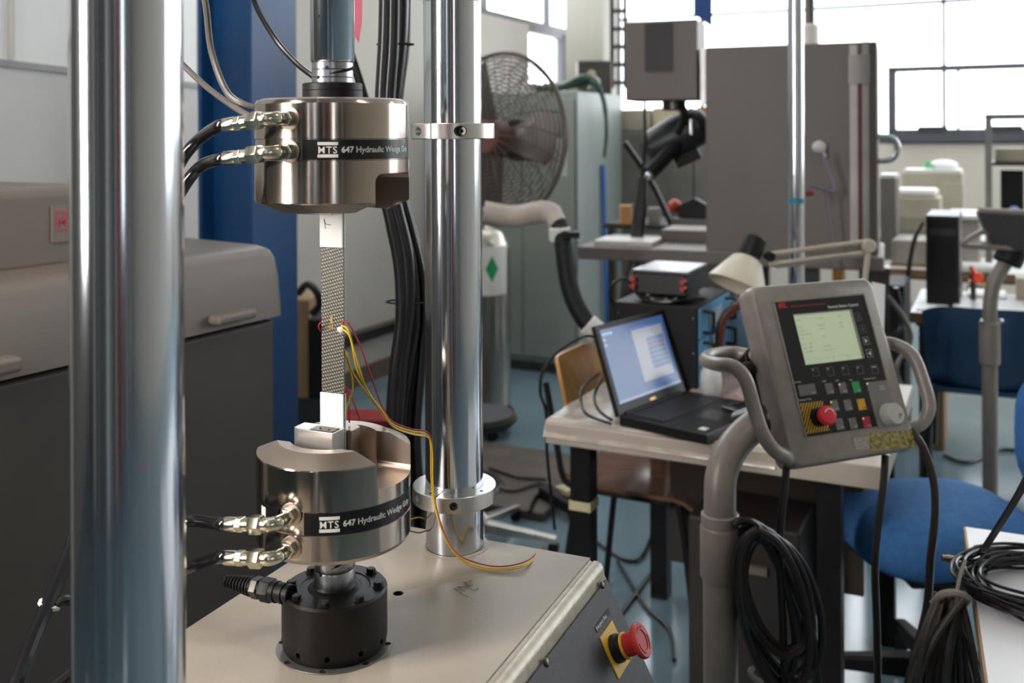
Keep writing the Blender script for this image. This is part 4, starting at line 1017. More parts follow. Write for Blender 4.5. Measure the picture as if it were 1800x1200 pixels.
plabel(obj('glue_residue', MB().at(PF).prism(q, .0, .0007), mat('glue_grey', '938d84', .5, 0, .2, 350, bump=.4), pt), 'patch of old glue')
# handles
hr = .0125
def lp(px, py, Y): return P(px, py, Y)
obj('handle', MB().tube([PF @ Vector((.02, .205, -.055)), lp(1290, 620, 1.90), lp(1252, 624, 1.86), lp(1241, 633, 1.80), lp(1262, 640, 1.73), lp(1290, 645, 1.70), lp(1311, 668, 1.69), lp(1325, 715, 1.69), lp(1340, 760, 1.69), lp(1360, 790, 1.71), lp(1382, 803, 1.74), PF @ Vector((.012, .018, -.03))], hr, 18, 8), pend, pt)
obj('handle', MB().tube([PF @ Vector((W_-.02, .205, -.045)), PF @ Vector((W_+.008, .205, -.042)), PF @ Vector((W_+.035, .198, -.028)), PF @ Vector((W_+.046, .170, .0)), PF @ Vector((W_+.047, .12, .008)), PF @ Vector((W_+.045, .07, .006)), PF @ Vector((W_+.030, .042, -.015)), PF @ Vector((W_-.01, .036, -.03))], hr, 18, 8), pend, pt)
# swivel behind
jc = PF @ Vector((.03, .155, -.075))
obj('swivel_plate', MB().at(PF).prism(rrect(-.004, .10, .05, .225, .02), -.085, -.06), blackmt, pt, .004)
obj('swivel_joint', MB().at(axisframe(P(1362, 735, 1.86), Vector((-.5, .6, -.35)))).lathe([(.045, -.03), (.05, -.02), (.05, -.01), (.042, -.008), (.042, .01), (.05, .012), (.05, .022), (.034, .04), (.034, .08)], 36), blackgl, pt)
obj('clamp_knob', MB().at(axisframe(PF @ Vector((-.012, .185, -.05)), -wv_)).cyl(.013, -.01, .012, 20, .003), blackmt, pt)
# curved pole
Yp = 1.775; cpx = P(1266, 1000, Yp)
def pz(py): return P(1266, py, Yp).z
pl_ = [Vector((cpx.x, Yp, pz(930))), Vector((cpx.x, Yp, pz(880))), P(1268, 835, Yp+.01), P(1283, 795, Yp+.03), P(1308, 763, Yp+.055), P(1345, 735, Yp+.085), P(1385, 712, Yp+.11)]
obj('curved_tube', MB().tube(pl_, .0285, 28, 10), polem, pt, angle=60)
CM_ = Matrix.Translation((cpx.x, Yp, 0))
obj('pole', MB().at(CM_).cyl(.0305, .03, pz(1005), 36), polem, pt)
obj('base', MB().at(CM_).lathe([(.26, 0), (.26, .02), (.1, .045), (.04, .06)], 40), polem, pt)
obj('collar_ring', MB().at(CM_).lathe([(.0335, pz(925)), (.0335, pz(903)), (.031, pz(900))], 40), pend, pt)
obj('collar', MB().at(CM_).lathe([(.031, pz(1020)), (.0355, pz(1010)), (.0355, pz(926)), (.0335, pz(921))], 40).box(.025, .046, -.022, .022, pz(1010), pz(930)), polem, pt, .003)
obj('collar_screw', MB().at(CM_ @ Matrix.Translation((.030, -.0222, pz(975))) @ Matrix.Rotation(PI/2, 4, 'X')).cyl(.004, -.002, .002, 16), darksteel, pt)
# cables
cable([P(1384, 800, 1.79), P(1380, 850, 1.77), P(1372, 920, 1.76), P(1371, 1000, 1.75), P(1376, 1100, 1.74), P(1382, 1260, 1.73)], .0068, 'black cable hanging straight down from beneath the pendant, nearest the pole', cablem)
cable([P(1556, 800, 1.86), P(1553, 850, 1.84), P(1543, 930, 1.83), P(1538, 1000, 1.82), P(1541, 1100, 1.81), P(1544, 1260, 1.80)], .0068, 'black cable hanging from the middle of the pendant over the blue chair seat', cablem)
cable([P(1600, 755, 1.88), P(1622, 785, 1.86), P(1640, 840, 1.84), P(1644, 900, 1.83), P(1636, 980, 1.82), P(1630, 1060, 1.81), P(1612, 1140, 1.80), P(1580, 1260, 1.79)], .0072, 'black cable hanging from the far corner of the pendant', cablem)
# coiled cable on the pole hook
rs = random.Random(11); co = MB()
for k in range(9):
    cxk = 1350 + rs.uniform(-6, 26); top = 925+rs.uniform(-8, 18); bot = 1195+rs.uniform(-60, 30); wk = rs.uniform(44, 80); Yk = 1.70 + k*.013
    pts = []
    for i in range(13):
        t0 = 2*PI*i/12
        sx_ = math.sin(t0)*wk*(1 if math.sin(t0) > 0 else .9); f = (1-math.cos(t0))/2
        pts.append(P(cxk - 28*(1-f)*1.0 + sx_ + f*25, top + (bot-top)*f, Yk + .012*math.sin(t0)))
    co.tube(pts, .0072, 8, 6)
co.tube([P(1290, 925, 1.74), P(1302, 915, 1.745), P(1330, 925, 1.75), P(1372, 985, 1.76), P(1405, 1060, 1.76), P(1430, 1130, 1.76), P(1440, 1260, 1.76)], .0072, 8, 8)
o = obj('coiled_cable', co, cablem); tag(o, 'large coil of dark cable hanging from the collar of the pendant pole', 'cable coil')
o = obj('cable_strap', MB().at(axisframe(P(1368, 1196, 1.74), (.25, 0, 1))).tube([(.032*math.cos(i*PI/12), .05*math.sin(i*PI/12), 0) for i in range(25)], .006, 6, 0), mat('strap_grey', '8d8578', .6)); tag(o, 'grey strap around the bottom of the cable coil', 'strap')

# ================================================================ WORK TABLE AND LAPTOP
TZ = .75
c = hz(958, 742, TZ)
TM = frame((c.x, c.y, 0), (UX, UY, 0), (0, 0, 1))   # x along U (to the right), y along V (away)
tb = thing('work_table', 'pale laminate work table on black square legs, carrying the laptop', 'table', (c.x, c.y, 0))
TL = .84; TD = .82
obj('tabletop', MB().at(TM).box(0, TL, 0, TD, TZ-.055, TZ), mat('tabletop_pale', 'b3a79a', .42, 0, .05, 4), tb, .004)
for (x, y, lab) in ((.05, .05, 'tape'), (.68, .06, None), (.05, TD-.1, None), (TL-.1, TD-.1, None)):
    l = obj('leg', MB().at(TM).box(x, x+.055, y, y+.055, 0, TZ-.055), blackm, tb)
    if lab: 
        z0 = .75-.055-.17
        plabel(obj('tape_wrap', MB().at(TM).box(x-.003, x+.058, y-.003, y+.058, z0-.012, z0+.012), mat('tape_cream', 'c9bf9a', .5), l), 'cream tape wrapped round the leg')
obj('modesty_panel', MB().at(TM).box(.2, TL-.1, TD*.55, TD*.55+.02, .25, TZ-.055), mat('panel_dark_brown', '3b322c', .6), tb)
# plastic film draped over the near corner
fm = mat('plastic_film', 'b9aea3', .18, 0, .12, 12, bump=.8, bscale=18, coat=.5)
g = MB(); nx, ny = 26, 14; rs = random.Random(4)
import mathutils.noise as mn
vs = []
for j in range(ny+1):
    for i in range(nx+1):
        x = -.004 + .60*i/nx; y = -.02 + .50*j/ny
        z = TZ + .003 + .006*abs(mn.noise(Vector((x*14, y*9, 0))))
        if y < .012: z = TZ + .002 - (0.012-y)*1.4 
        if y < 0.0: z = TZ-.012-(-y)*1.2; y = -.006 - .004*mn.noise(Vector((x*25, 3, 0)))
        if .20 < x and y > .08: z = TZ + .0012
        vs.append(TM @ Vector((x, y, z)))
n0 = len(vs); vs += [v - Vector((0, 0, .0006)) for v in vs]
fs = []
W1 = nx+1
for j in range(ny):
    for i in range(nx):
        a_ = j*W1+i; fs.append((a_, a_+1, a_+W1+1, a_+W1)); fs.append((n0+a_, n0+a_+W1, n0+a_+W1+1, n0+a_+1))
g.add(vs, fs)
tag(obj('plastic_film', g, fm, angle=80), 'wrinkled clear plastic film spread over the corner of the work table', 'plastic film')
# laptop
L0 = hz(1088, 748, TZ+.004); L1 = hz(1207, 702, TZ+.004)
lx_ = (L1-L0).normalized(); LW = (L1-L0).length
LM = frame(L0, lx_, (0, 0, 1)); sgn = -1 if (LM.to_3x3() @ Vector((0, 1, 0))).y > 0 else 1   # towards the user
lap = thing('laptop', 'open black laptop with a blue desktop on its screen, on the work table', 'laptop', L0)
def yl(m, x0, x1, y0, y1, z0, z1):
    a_, b_ = sorted((y0*sgn, y1*sgn)); return m.box(x0, x1, a_, b_, z0, z1)
lk = mat('laptop_black', '191819', .42, 0, .05, 40, spec=.3); LD = .255
base = obj('base', yl(MB().at(LM), 0, LW, 0, LD, 0, .026), lk, lap, .004)
kb_ = obj('keyboard_well', yl(MB().at(LM), .02, LW-.02, .02, .125, .0255, .0268), blackmt, lap)
kk = yl(MB().at(LM), 0, 0, 0, 0, 0, 0); kk.v = []; kk.f = []
for r in range(6):
    for q in range(15):
        x = .023+q*(LW-.046)/15; y = .023+r*.0168; yl(kk, x, x+(LW-.046)/15-.0025, y, y+.0145, .0268, .0288)
o = obj('keycaps', kk, mat('keycap_black', '2b2a2c', .4), kb_)
o['kind'] = 'stuff'
obj('touchpad', yl(MB().at(LM), LW*.36, LW*.62, .150, .215, .0258, .0266), mat('touchpad_dark', '2c2b2e', .3), lap)
obj('palm_sticker', yl(MB().at(LM), LW*.08, LW*.15, .215, .235, .0262, .0266), whitepl, lap)
tl = math.radians(19)
up_ = Vector((0, -sgn*math.sin(tl), math.cos(tl)))
SMx = LM @ Matrix.Translation((0, -sgn*.0, .022)) @ Matrix(((1, 0, 0, 0), (0, up_.z, up_.y, 0), (0, -up_.y, up_.z, 0), (0, 0, 0, 1)))
# local: x across, z up along the screen, y: positive = away rotated
fy_ = sgn
def ys(m, x0, x1, y0, y1, z0, z1):
    a_, b_ = sorted((y0*fy_, y1*fy_)); return m.box(x0, x1, a_, b_, z0, z1)
LH = .238
lid_ = obj('lid', ys(MB().at(SMx), 0, LW, -.014, 0, 0, LH), lk, lap, .004)
def screen_mat():
    m = bpy.data.materials.new('laptop_screen'); m.use_nodes = True; b_ = m.node_tree.nodes['Principled BSDF']
    b_.inputs['Base Color'].default_value = lin('101820'); b_.inputs['Roughness'].default_value = .25
    b_.inputs['Emission Color'].default_value = lin('4d6ea8'); b_.inputs['Emission Strength'].default_value = .5
    return m
scn = obj('screen', ys(MB().at(SMx), .016, LW-.016, 0, .0012, .030, LH-.014), screen_mat(), lid_)
wn = obj('window', ys(MB().at(SMx), LW*.45, LW*.90, .0012, .0016, .062, LH-.030), emis('window_grey', '9a9da8', .3), lid_)
dd_ = MB().at(SMx)
for k in range(7): ys(dd_, LW*.63, LW*.88, .0016, .0019, .088+k*.0125, .0985+k*.0125)
obj('list_rows', dd_, emis('row_blue', '4f6f98', .3), lid_)
obj('list_highlight', ys(MB().at(SMx), LW*.63, LW*.88, .0019, .0021, .150, .153), emis('row_red', 'a05070', .5), lid_)
obj('title_bar', ys(MB().at(SMx), LW*.45, LW*.90, .0016, .0019, LH-.036, LH-.030), emis('bar_blue', '3c5f9c', .5), lid_)
obj('taskbar', ys(MB().at(SMx), .016, LW-.016, .0012, .0017, .030, .036), emis('taskbar_grey', '8f9fbc', .35), lid_)
ic = MB().at(SMx)
for k in range(4): ys(ic, .022+k*.012, .028+k*.012, .0012, .0016, LH-.030, LH-.024)
for k in range(2): ys(ic, .022, .028, .0012, .0016, LH-.045-k*.014, LH-.039-k*.014)
obj('desktop_icons', ic, emis('icon_pale', 'b4c4dc', .6), lid_)
obj('logo_badge', ys(MB().at(SMx), LW*.46, LW*.54, .0, .0008, .012, .018), mat('badge_bronze', 'a88a5c', .3, .8), lid_)
obj('hinge', MB().at(LM @ Matrix.Translation((.03, 0, .022)) @ Matrix.Rotation(PI/2, 4, 'Y')).cyl(.008, 0, LW-.06, 16), lk, lap)
# rack case with blue instruments
c = hz(1226, 702, TZ)
RM = frame((c.x, c.y, 0), (UX, UY, 0), (0, 0, 1))
rk = thing('instrument_rack', 'black instrument rack case with blue front modules and black handles behind the laptop', 'instrument rack', (c.x, c.y, TZ))
rh = .262
obj('case', MB().at(RM).box(-.25, 0, .0, .37, TZ, TZ+rh), blackm, rk, .003)
for k, (z0, z1) in enumerate(((.005, .085), (.09, .165), (.17, .255))):
    md_ = obj('module', MB().at(RM).box(0, .006, .01, .36, TZ+z0, TZ+z1), instb, rk, .001)
    for y in (.05, .31):
        obj('module_handle', MB().at(RM).tube([(.006, y, TZ+z0+.012), (.032, y, TZ+z0+.014), (.035, y, TZ+z0+.02), (.035, y, TZ+z1-.02), (.032, y, TZ+z1-.014), (.006, y, TZ+z1-.012)], .005, 8, 4), blackmt, md_)
    obj('display', MB().at(RM).box(.006, .008, .11, .25, TZ+z0+.02, TZ+z1-.02), mat('display_grey', '8f9ba0', .4), md_)
rs = random.Random(9)
for k in range(6):
    obj('case_screw', MB().at(RM @ Matrix.Translation((-.012-.225*(k % 2), 0, TZ+.03+.1*(k//2))) @ Matrix.Rotation(PI/2, 4, 'X')).cyl(.003, -.001, .002, 10), brass, rk)
am_ = thing('amplifier', 'small black amplifier with a silver lid and red terminals on top of the rack case', 'amplifier', RM @ Vector((-.2, .12, TZ+rh)))
obj('body', MB().at(RM).box(-.205, -.045, .05, .27, TZ+rh+.02, TZ+rh+.085), blackmt, am_, .002)
obj('lid', MB().at(RM).box(-.21, -.04, .045, .275, TZ+rh+.085, TZ+rh+.092), steel, am_, .001)
obj('face', MB().at(RM).box(-.20, -.05, .045, .05, TZ+rh+.025, TZ+rh+.08), mat('face_dark', '28282a', .4), am_)
for k in (-.20, -.05):
    for z in (.045, .065): obj('terminal', MB().at(RM @ Matrix.Translation((k, .04, TZ+rh+z)) @ Matrix.Rotation(PI/2, 4, 'X')).cyl(.007, -.01, .02, 12), red, am_)
for k in (-.18, -.07): obj('foot', MB().at(RM).box(k-.01, k+.01, .08, .24, TZ+rh, TZ+rh+.02), blackmt, am_)
for k in range(5):
    x = -.23+rs.uniform(0, .05); 
    cable([RM @ Vector((x, .05+.03*k, TZ+rh+.03)), RM @ Vector((x+.05, .01+.02*k, TZ+rh+.008+.006*k)), RM @ Vector((x+.11, .005+.03*k, TZ+rh+.008)), RM @ Vector((x+.15, .02+.02*k, TZ+rh+.012)), RM @ Vector((x+.18, .10, TZ+rh+.01))], .0045, ['black lead along the front edge of the rack case top', 'black lead second from the edge on the rack case', 'black lead running under the small amplifier', 'black lead crossing the amplifier feet', 'black lead at the back of the rack case top'][k], blackgl, 'lead', 8, 'cable', None, 6)
cable([P(1085, 545, 2.95), P(1072, 520, 2.95), P(1078, 498, 2.95), P(1098, 490, 2.95), P(1110, 500, 2.95)], .004, 'black lead looping up beside the amplifier', blackgl)
cable([P(1052, 598, 2.9), P(1030, 590, 2.8), P(985, 615, 2.75), P(955, 650, 2.7), P(950, 690, 2.68), P(960, 725, 2.66), P(962, 800, 2.72), P(975, 930, 2.8)], .0045, 'thin black cable looping over the wooden chair back and down past the table corner', blackgl)
cable([P(1054, 655, 2.75), P(1025, 680, 2.66), P(1022, 710, 2.6), P(1035, 730, 2.55), P(1075, 745, 2.52)], .004, 'thin black cable looping on the table beside the laptop', blackgl)
cable([P(1058, 665, 2.7), P(1045, 695, 2.66), P(1052, 720, 2.6), P(1075, 738, 2.55)], .004, 'second thin black cable tucked behind the laptop', blackgl)
rg = obj('plastic_bag', MB().sphere(P(1250, 670, 2.78), .045, 16, (.7, .6, 1.3)), mat('bag_white', 'c9cacb', .35, 0, .06, 40, bump=.8, bscale=60)); tag(rg, 'small crumpled white plastic bag against the blue modules', 'bag')

# wooden chair under the table
sc_ = P(1143, 822, 3.08); chz = sc_.z
wc = thing('plywood_chair', 'plywood chair with black tube legs pushed partly under the work table', 'chair', (sc_.x, sc_.y, 0))
ang = math.radians(-28)
WM = Matrix.Translation((sc_.x, sc_.y, 0)) @ Matrix.Rotation(ang, 4, 'Z')   # faces +x
vs = []; nx, ny = 12, 8
for j in range(ny+1):
    for i in range(nx+1):
        x = -.20+.40*i/nx; y = -.19+.38*j/ny
        e = (abs(x)/.2)**4*.03; y *= (1-.10*(x > .1)*(x-.1)/.1)
        z = .455 - (.03*max(0, (x-.13)/.07)**2) + .012*(y/.19)**2 - .004 + .02*max(0, (-x-.12)/.08)
        vs.append((x, y, z))
n0 = len(vs); vs += [(x, y, z-.012) for x, y, z in vs]; W1 = nx+1; fs = []
for j in range(ny):
    for i in range(nx):
        a_ = j*W1+i; fs.append((a_, a_+1, a_+W1+1, a_+W1)); fs.append((n0+a_, n0+a_+W1, n0+a_+W1+1, n0+a_+1))
bd = [i for i in range(W1)] + [j*W1+nx for j in range(1, ny+1)] + [ny*W1+i for i in range(nx-1, -1, -1)] + [j*W1 for j in range(ny-1, 0, -1)]
for i in range(len(bd)): a_, b_ = bd[i], bd[(i+1) % len(bd)]; fs.append((a_, b_, n0+b_, n0+a_))
obj('seat', MB().at(WM).add(vs, fs), woodb, wc, angle=50)
# backrest: rounded plywood panel
pl = rrect(-.17, .17, .60, .815, .05, 6, (.045, .07, .07, .045)); vs = []
for s in (0, 1):
    for (y, z) in pl: vs.append((-.235 - (z-.6)*.22 + .05*(y/.17)**2 - s*.011, y, z))
nb = len(pl)
obj('backrest', MB().at(WM).add(vs, [tuple(range(nb))[::-1], tuple(range(nb, 2*nb))] + [(i, (i+1) % nb, nb+(i+1) % nb, nb+i) for i in range(nb)]), wood, wc, angle=60)
for s in (-1, 1):
    obj('back_post', MB().at(WM).tube([(-.16, s*.15, .43), (-.22, s*.155, .45), (-.245, s*.155, .55), (-.285, s*.15, .74)], .010, 10, 6), blackmt, wc)
    obj('leg', MB().at(WM).tube([(-.12, s*.16, .435), (-.17, s*.165, .42), (-.23, s*.19, .0)], .0105, 10, 6), blackmt, wc)
    obj('leg', MB().at(WM).tube([(.10, s*.15, .435), (.15, s*.16, .415), (.21, s*.185, .0)], .0105, 10, 6), blackmt, wc)
    obj('seat_rail', MB().at(WM).tube([(-.13, s*.155, .432), (.12, s*.15, .432)], .010, 8, 0), blackmt, wc)
obj('cross_rail', MB().at(WM).tube([(.10, -.15, .430), (.10, .15, .430)], .010, 8, 0), blackmt, wc)
obj('cross_rail', MB().at(WM).tube([(-.12, -.16, .430), (-.12, .16, .430)], .010, 8, 0), blackmt, wc)
# ================================================================ FLOOR CLUTTER
a = hz(905, 935, .06)
st = thing('stool_base', 'aluminium star foot of a stool on the floor beyond the slim column', 'stool', (a.x-.10, a.y, 0))
M0 = Matrix.Translation((a.x-.14, a.y+.02, 0))
for k in range(5):
    a_ = math.radians(-12 + 72*k); 
    obj('foot_arm', MB().at(M0 @ Matrix.Rotation(a_, 4, 'Z')).add([(.02, -.025, .06), (.30, -.016, .035), (.30, .016, .035), (.02, .025, .06), (.02, -.022, .10), (.30, -.014, .06), (.30, .014, .06), (.02, .022, .10)], [(0,3,2,1), (4,5,6,7), (0,1,5,4), (1,2,6,5), (2,3,7,6), (3,0,4,7)]), alu, st, .006)
    obj('caster', MB().at(M0 @ Matrix.Rotation(a_, 4, 'Z') @ Matrix.Translation((.285, 0, .02)) @ Matrix.Rotation(PI/2, 4, 'X')).cyl(.02, -.012, .012, 14), blackmt, st)
obj('hub', MB().at(M0).lathe([(.04, .05), (.045, .11), (.02, .13)], 24), alu, st)
obj('post', MB().at(M0).cyl(.018, .12, .45, 16), darksteel, st); obj('seat', MB().at(M0).cyl(.15, .45, .49, 32, .015), blackmt, st)
a = hz(870, 905, .05); b_ = hz(1010, 905, .05); c_ = hz(1010, 800, .05); d_ = hz(905, 800, .05)
pw = thing('floor_panel', 'worn brown wooden board lying on the blue floor beside the stool foot', 'board', (a.x, a.y, 0))
pl = MB().at(Matrix.Translation((c_.x-.25, c_.y-.15, 0)) @ Matrix.Rotation(-.45, 4, 'Z'))
obj('board', pl.box(-.35, .3, -.42, .3, 0.001, .035), mat('board_brown', '5a5048', .6, 0, .15, 6), pw, .004)
psb = thing('power_strip', 'black power strip with a cream plug lying on the floor near the taped table leg', 'power strip', hz(985, 885, .04))
S0 = hz(968, 872, .05); S1 = hz(1003, 892, .05)
SF = frame(S0, (S1-S0), (0, 0, 1))
obj('body', MB().at(SF).box(-.05, (S1-S0).length+.03, -.03, .03, -.014, .03), blackmt, psb, .005)
plabel(obj('plug', MB().at(SF).box(.0, .05, .02, .075, .0, .04), mat('plug_cream', 'c4b98f', .5), psb, .006), 'cream plug')
plabel(obj('plug', MB().at(SF).box(.07, .115, .0, .05, .03, .055), mat('plug_cream', 'c4b98f', .5), psb, .006), 'cream plug')
fc_ = [([(862, 850), (900, 862), (950, 850), (985, 868)], 'black cable snaking on the wooden board to the power strip'),
       ([(930, 900), (945, 870), (975, 862), (1000, 845)], 'black cable curling behind the power strip'),
       ([(1000, 905), (1060, 960), (1120, 985), (1150, 930)], 'thin cable on the floor under the work table'),
       ([(1085, 985), (1130, 1060), (1175, 1105), (1185, 1160)], 'black cable running along the blue floor below the plywood chair'),
       ([(1090, 1080), (1150, 1000), (1210, 920)], 'black cable crossing the floor towards the pendant pole'),
       ([(860, 822), (910, 838), (960, 842)], 'brown cable at the far edge of the wooden board')]
for k, (q, l) in enumerate(fc_):
    z = .045 if k in (0, 1, 5) else .008
    cable([hz(x, y, z) for x, y in q], .0065, l, blackgl, 'floor_cable', 8, 'cable')
bx = hz(1200, 960, 0)
o = thing('storage_case', 'dark case standing on the floor under the work table', 'case', TM @ Vector((.45, .30, 0)))
obj('body', MB().at(TM).box(.33, .62, .18, .42, 0.0, .50), mat('case_dark', '332c28', .6, 0, .1), o, .01)
obj('handle', MB().at(TM).box(.42, .54, .165, .18, .38, .40), mat('case_handle', '7d7468', .5), o)

# ================================================================ SECOND TEST MACHINE (taupe)
Ym = 4.0; c = P(1240, 240, Ym)
QM = frame((c.x, c.y, 0), (.935, -.355, 0), (0, 0, 1)); QN = QM.to_3x3() @ Vector((0, 1, 0))
tm_ = thing('taupe_machine', 'tall taupe test machine cabinet with ruled white strips down its front', 'test machine', (c.x, c.y, 0))
def lz_(px, py, Y): return P(px, py, Y).z
zt = lz_(1240, 83, Ym); w1 = .80
def qx(px):   # local x of a pixel column on the front face
    q = QM.inverted() @ hit(px, 240, QM @ Vector((0, 0, 0)), QN); return q.x
w1 = qx(1543)
obj('body', MB().at(QM).box(0, w1, 0, .5, 1.02, zt), taupemc, tm_, .008)
for (p0, p1) in ((1494, 1508), (1516, 1528)):
    s_ = obj('ruled_strip', MB().at(QM).box(qx(p0), qx(p1), -.012, 0, 1.08, zt-(.012 if p0 < 1500 else .0)), mat('strip_pale', 'b0aaa4', .4, .2), tm_)
obj('red_line', MB().at(QM).box(qx(1508), qx(1516), -.006, 0, 1.08, zt-.08), mat('line_red', '6b2f2c', .5), tm_)
obj('strip_clamp', MB().at(QM).box(qx(1492), qx(1530), -.018, -.004, zt-.16, zt-.05), mat('clamp_pale', '9b958f', .4, .2), tm_)
z_s0, z_s1 = lz_(1240, 470, 3.85), lz_(1240, 446, 3.85)
sx_ = -.52
obj('stage', MB().at(QM).box(sx_, w1+.02, -.06, .5, z_s0, z_s1), taupemc, tm_, .006)
obj('stage_ledge', MB().at(QM).box(sx_+.28, 0, .25, .5, z_s1, z_s1+.05), taupemc, tm_, .004)
for x in (w1-.32, w1-.06): obj('leg', MB().at(QM).box(x, x+.10, .05, .15, 0, z_s0), darksteel, tm_)
obj('leg', MB().at(QM).box(-.02, .06, .35, .45, 0, z_s0), darksteel, tm_)
obj('lower_cabinet', MB().at(QM).box(-.1, w1-.35, .2, .5, 0, .55), mat('lower_brown', '4a403a', .6), tm_, .01)
plabel(obj('glove_hook', MB().at(QM @ Matrix.Translation((qx(1441), -.03, lz_(1441, 258, 3.85)))).sphere((0, 0, 0), .028, 12, (1, .8, .9)).tube([(0, 0, 0), (.02, 0, -.04)], .01, 8, 0), mat('hook_white', 'c9c4c6', .5), tm_), 'white knob with a hanging cord')
obj('hanging_cord', MB().tube([P(1444, 268, 3.7), P(1455, 300, 3.7), P(1465, 335, 3.7), P(1440, 330, 3.7), P(1422, 326, 3.7)], .006, 8, 8).tube([P(1452, 330, 3.7), P(1460, 400, 3.7), P(1468, 470, 3.7)], .004, 6, 6), mat('cord_bluegrey', '6e6a7c', .5), tm_)
obj('red_clip', MB().at(Matrix.Translation(P(1423, 339, 3.65))).sphere((0, 0, 0), .02, 10, (1, .6, .6)), mat('clip_red', '802030', .4), tm_)
obj('side_handle', MB().tube([QM @ Vector((w1, .02, lz_(1555, 240, 3.72))), QM @ Vector((w1+.05, .02, lz_(1555, 243, 3.72))), QM @ Vector((w1+.07, .02, lz_(1555, 260, 3.72))), QM @ Vector((w1+.05, .02, lz_(1555, 280, 3.72))), QM @ Vector((w1, .02, lz_(1555, 283, 3.72)))], .012, 10, 8), steel, tm_)
# crosshead box
cb = thing('crosshead_box', 'taupe box with a tall dark slot beside the tall machine cabinet', 'machine box', QM @ Vector((-.2, .1, 1.5)))
Yc = 4.06; x0_, x1_ = -.335, -.035
zb1, zb0 = lz_(1105, 35, Yc), lz_(1105, 176, Yc)
obj('body', MB().at(QM).box(x0_, x1_, .02, .22, zb0, zb1), taupemc, cb, .006)
obj('slot', MB().at(QM).box(x0_+.085, x0_+.20, .014, .022, lz_(1150, 125, Yc), zb1-.01), mat('slot_dark', '25232a', .5), cb)
obj('guide_bar', MB().at(QM).box(-.030, -.002, .06, .12, zb0-.02, zb1-.12), mat('guide_pale', '8d8f8e', .3, .6), cb)
obj('bracket', MB().at(QM).box(-.035, .0, .10, .2, zb0+.02, zb1-.16), taupemc, cb)
fcn = P(1192, 238, 4.3)
cl_ = thing('hanging_clamp', 'dark green-black hanging clamp unit with a bent hose under the box', 'clamp', fcn)
A = axisframe(fcn, Vector((.85, -.2, .42)))
obj('body', MB().at(A).lathe([(.05, -.15), (.075, -.13), (.09, 0), (.085, .10), (.06, .13), (.04, .14)], 24), mat('clamp_green_black', '1d2827', .4, 0, .08), cl_)
obj('bracket', MB().at(A).box(-.03, .03, -.13, -.07, -.06, .05), blackmt, cl_)
obj('arm', MB().tube([P(1192, 250, 4.25), P(1160, 285, 4.22), P(1140, 305, 4.2)], .035, 10, 6), blackmt, cl_)
obj('hose', MB().tube([P(1176, 186, 4.2), P(1195, 185, 4.2), P(1203, 205, 4.2), P(1190, 235, 4.22)], .018, 10, 8), blackmt, cl_)
plabel(obj('joint', MB().sphere(P(1141, 309, 4.15), .018, 12), steel, cl_), 'bright steel joint')
plabel(obj('valve', MB().at(axisframe(P(1215, 225, 4.2), (0, 0, 1))).cyl(.017, -.03, .04, 12, .004), steel, cl_), 'bright steel valve')
obj('hanger', MB().at(axisframe(P(1185, 186, 4.22), (0, 0, 1))).cyl(.05, -.02, .03, 20, .006), darksteel, cl_)
sup = tag(obj('tapered_strut', MB().tube([P(1130, 310, 4.3), P(1118, 440, 4.3), P(1105, 560, 4.3), P(1100, 848, 4.3)], [.02, .03, .045, .05], 10, 4), darksteel), 'dark tapered strut below the hanging clamp', 'strut')
cable([P(1133, 180, 4.25), P(1134, 260, 4.25), P(1128, 310, 4.25)], .007, 'thin cable dropping from the taupe box to the strut', cablem)
cable([P(1098, 250, 4.9), P(1150, 330, 4.9), P(1200, 440, 4.9)], .014, 'dark hose slanting down behind the strut', cablem)
# chrome pole in front of it
cp = P(1399, 240, 3.2)
pp = thing('chrome_pole', 'slender chrome pole standing in front of the taupe machine cabinet', 'pole', (cp.x, cp.y, 0))
obj('shaft', MB().at(Matrix.Translation((cp.x, cp.y, 0))).cyl(.026, 0, HC, 32), chrome, pp)
plabel(obj('tape', MB().at(Matrix.Translation((cp.x, cp.y, 0))).cyl(.0268, P(1400, 357, 3.2).z, P(1400, 348, 3.2).z, 32), mat('tape_teal', '1d7d92', .5), pp), 'teal tape ring')
obj('base', MB().at(Matrix.Translation((cp.x, cp.y, 0))).cyl(.09, 0, .02, 32, .004), darksteel, pp)
cp2 = P(1424, 240, 4.35)
t = thing('ceiling_post', 'thin grey post rising above the taupe machine behind the chrome pole', 'post', (cp2.x, cp2.y, zt))
obj('shaft', MB().at(Matrix.Translation((cp2.x, cp2.y, 0))).cyl(.022, zt, HC, 20), darksteel, t)
obj('foot', MB().at(Matrix.Translation((cp2.x, cp2.y, 0))).cyl(.04, zt, zt+.13, 20, .01), whitepl, t)
# blue banner
a = P(1236, 12, 6.0)
o = obj('blue_banner', MB().add([P(1219, -60, 6.0), P(1252, -60, 6.0), P(1252, 48, 6.0), P(1219, 25, 6.0)] + [P(1219, -60, 6.02), P(1252, -60, 6.02), P(1252, 48, 6.02), P(1219, 25, 6.02)], [(0,1,2,3), (7,6,5,4), (0,4,5,1), (1,5,6,2), (2,6,7,3), (3,7,4,0)]), mat('banner_blue', '24477c', .6)); tag(o, 'slanted blue banner hanging over the taupe box', 'banner')
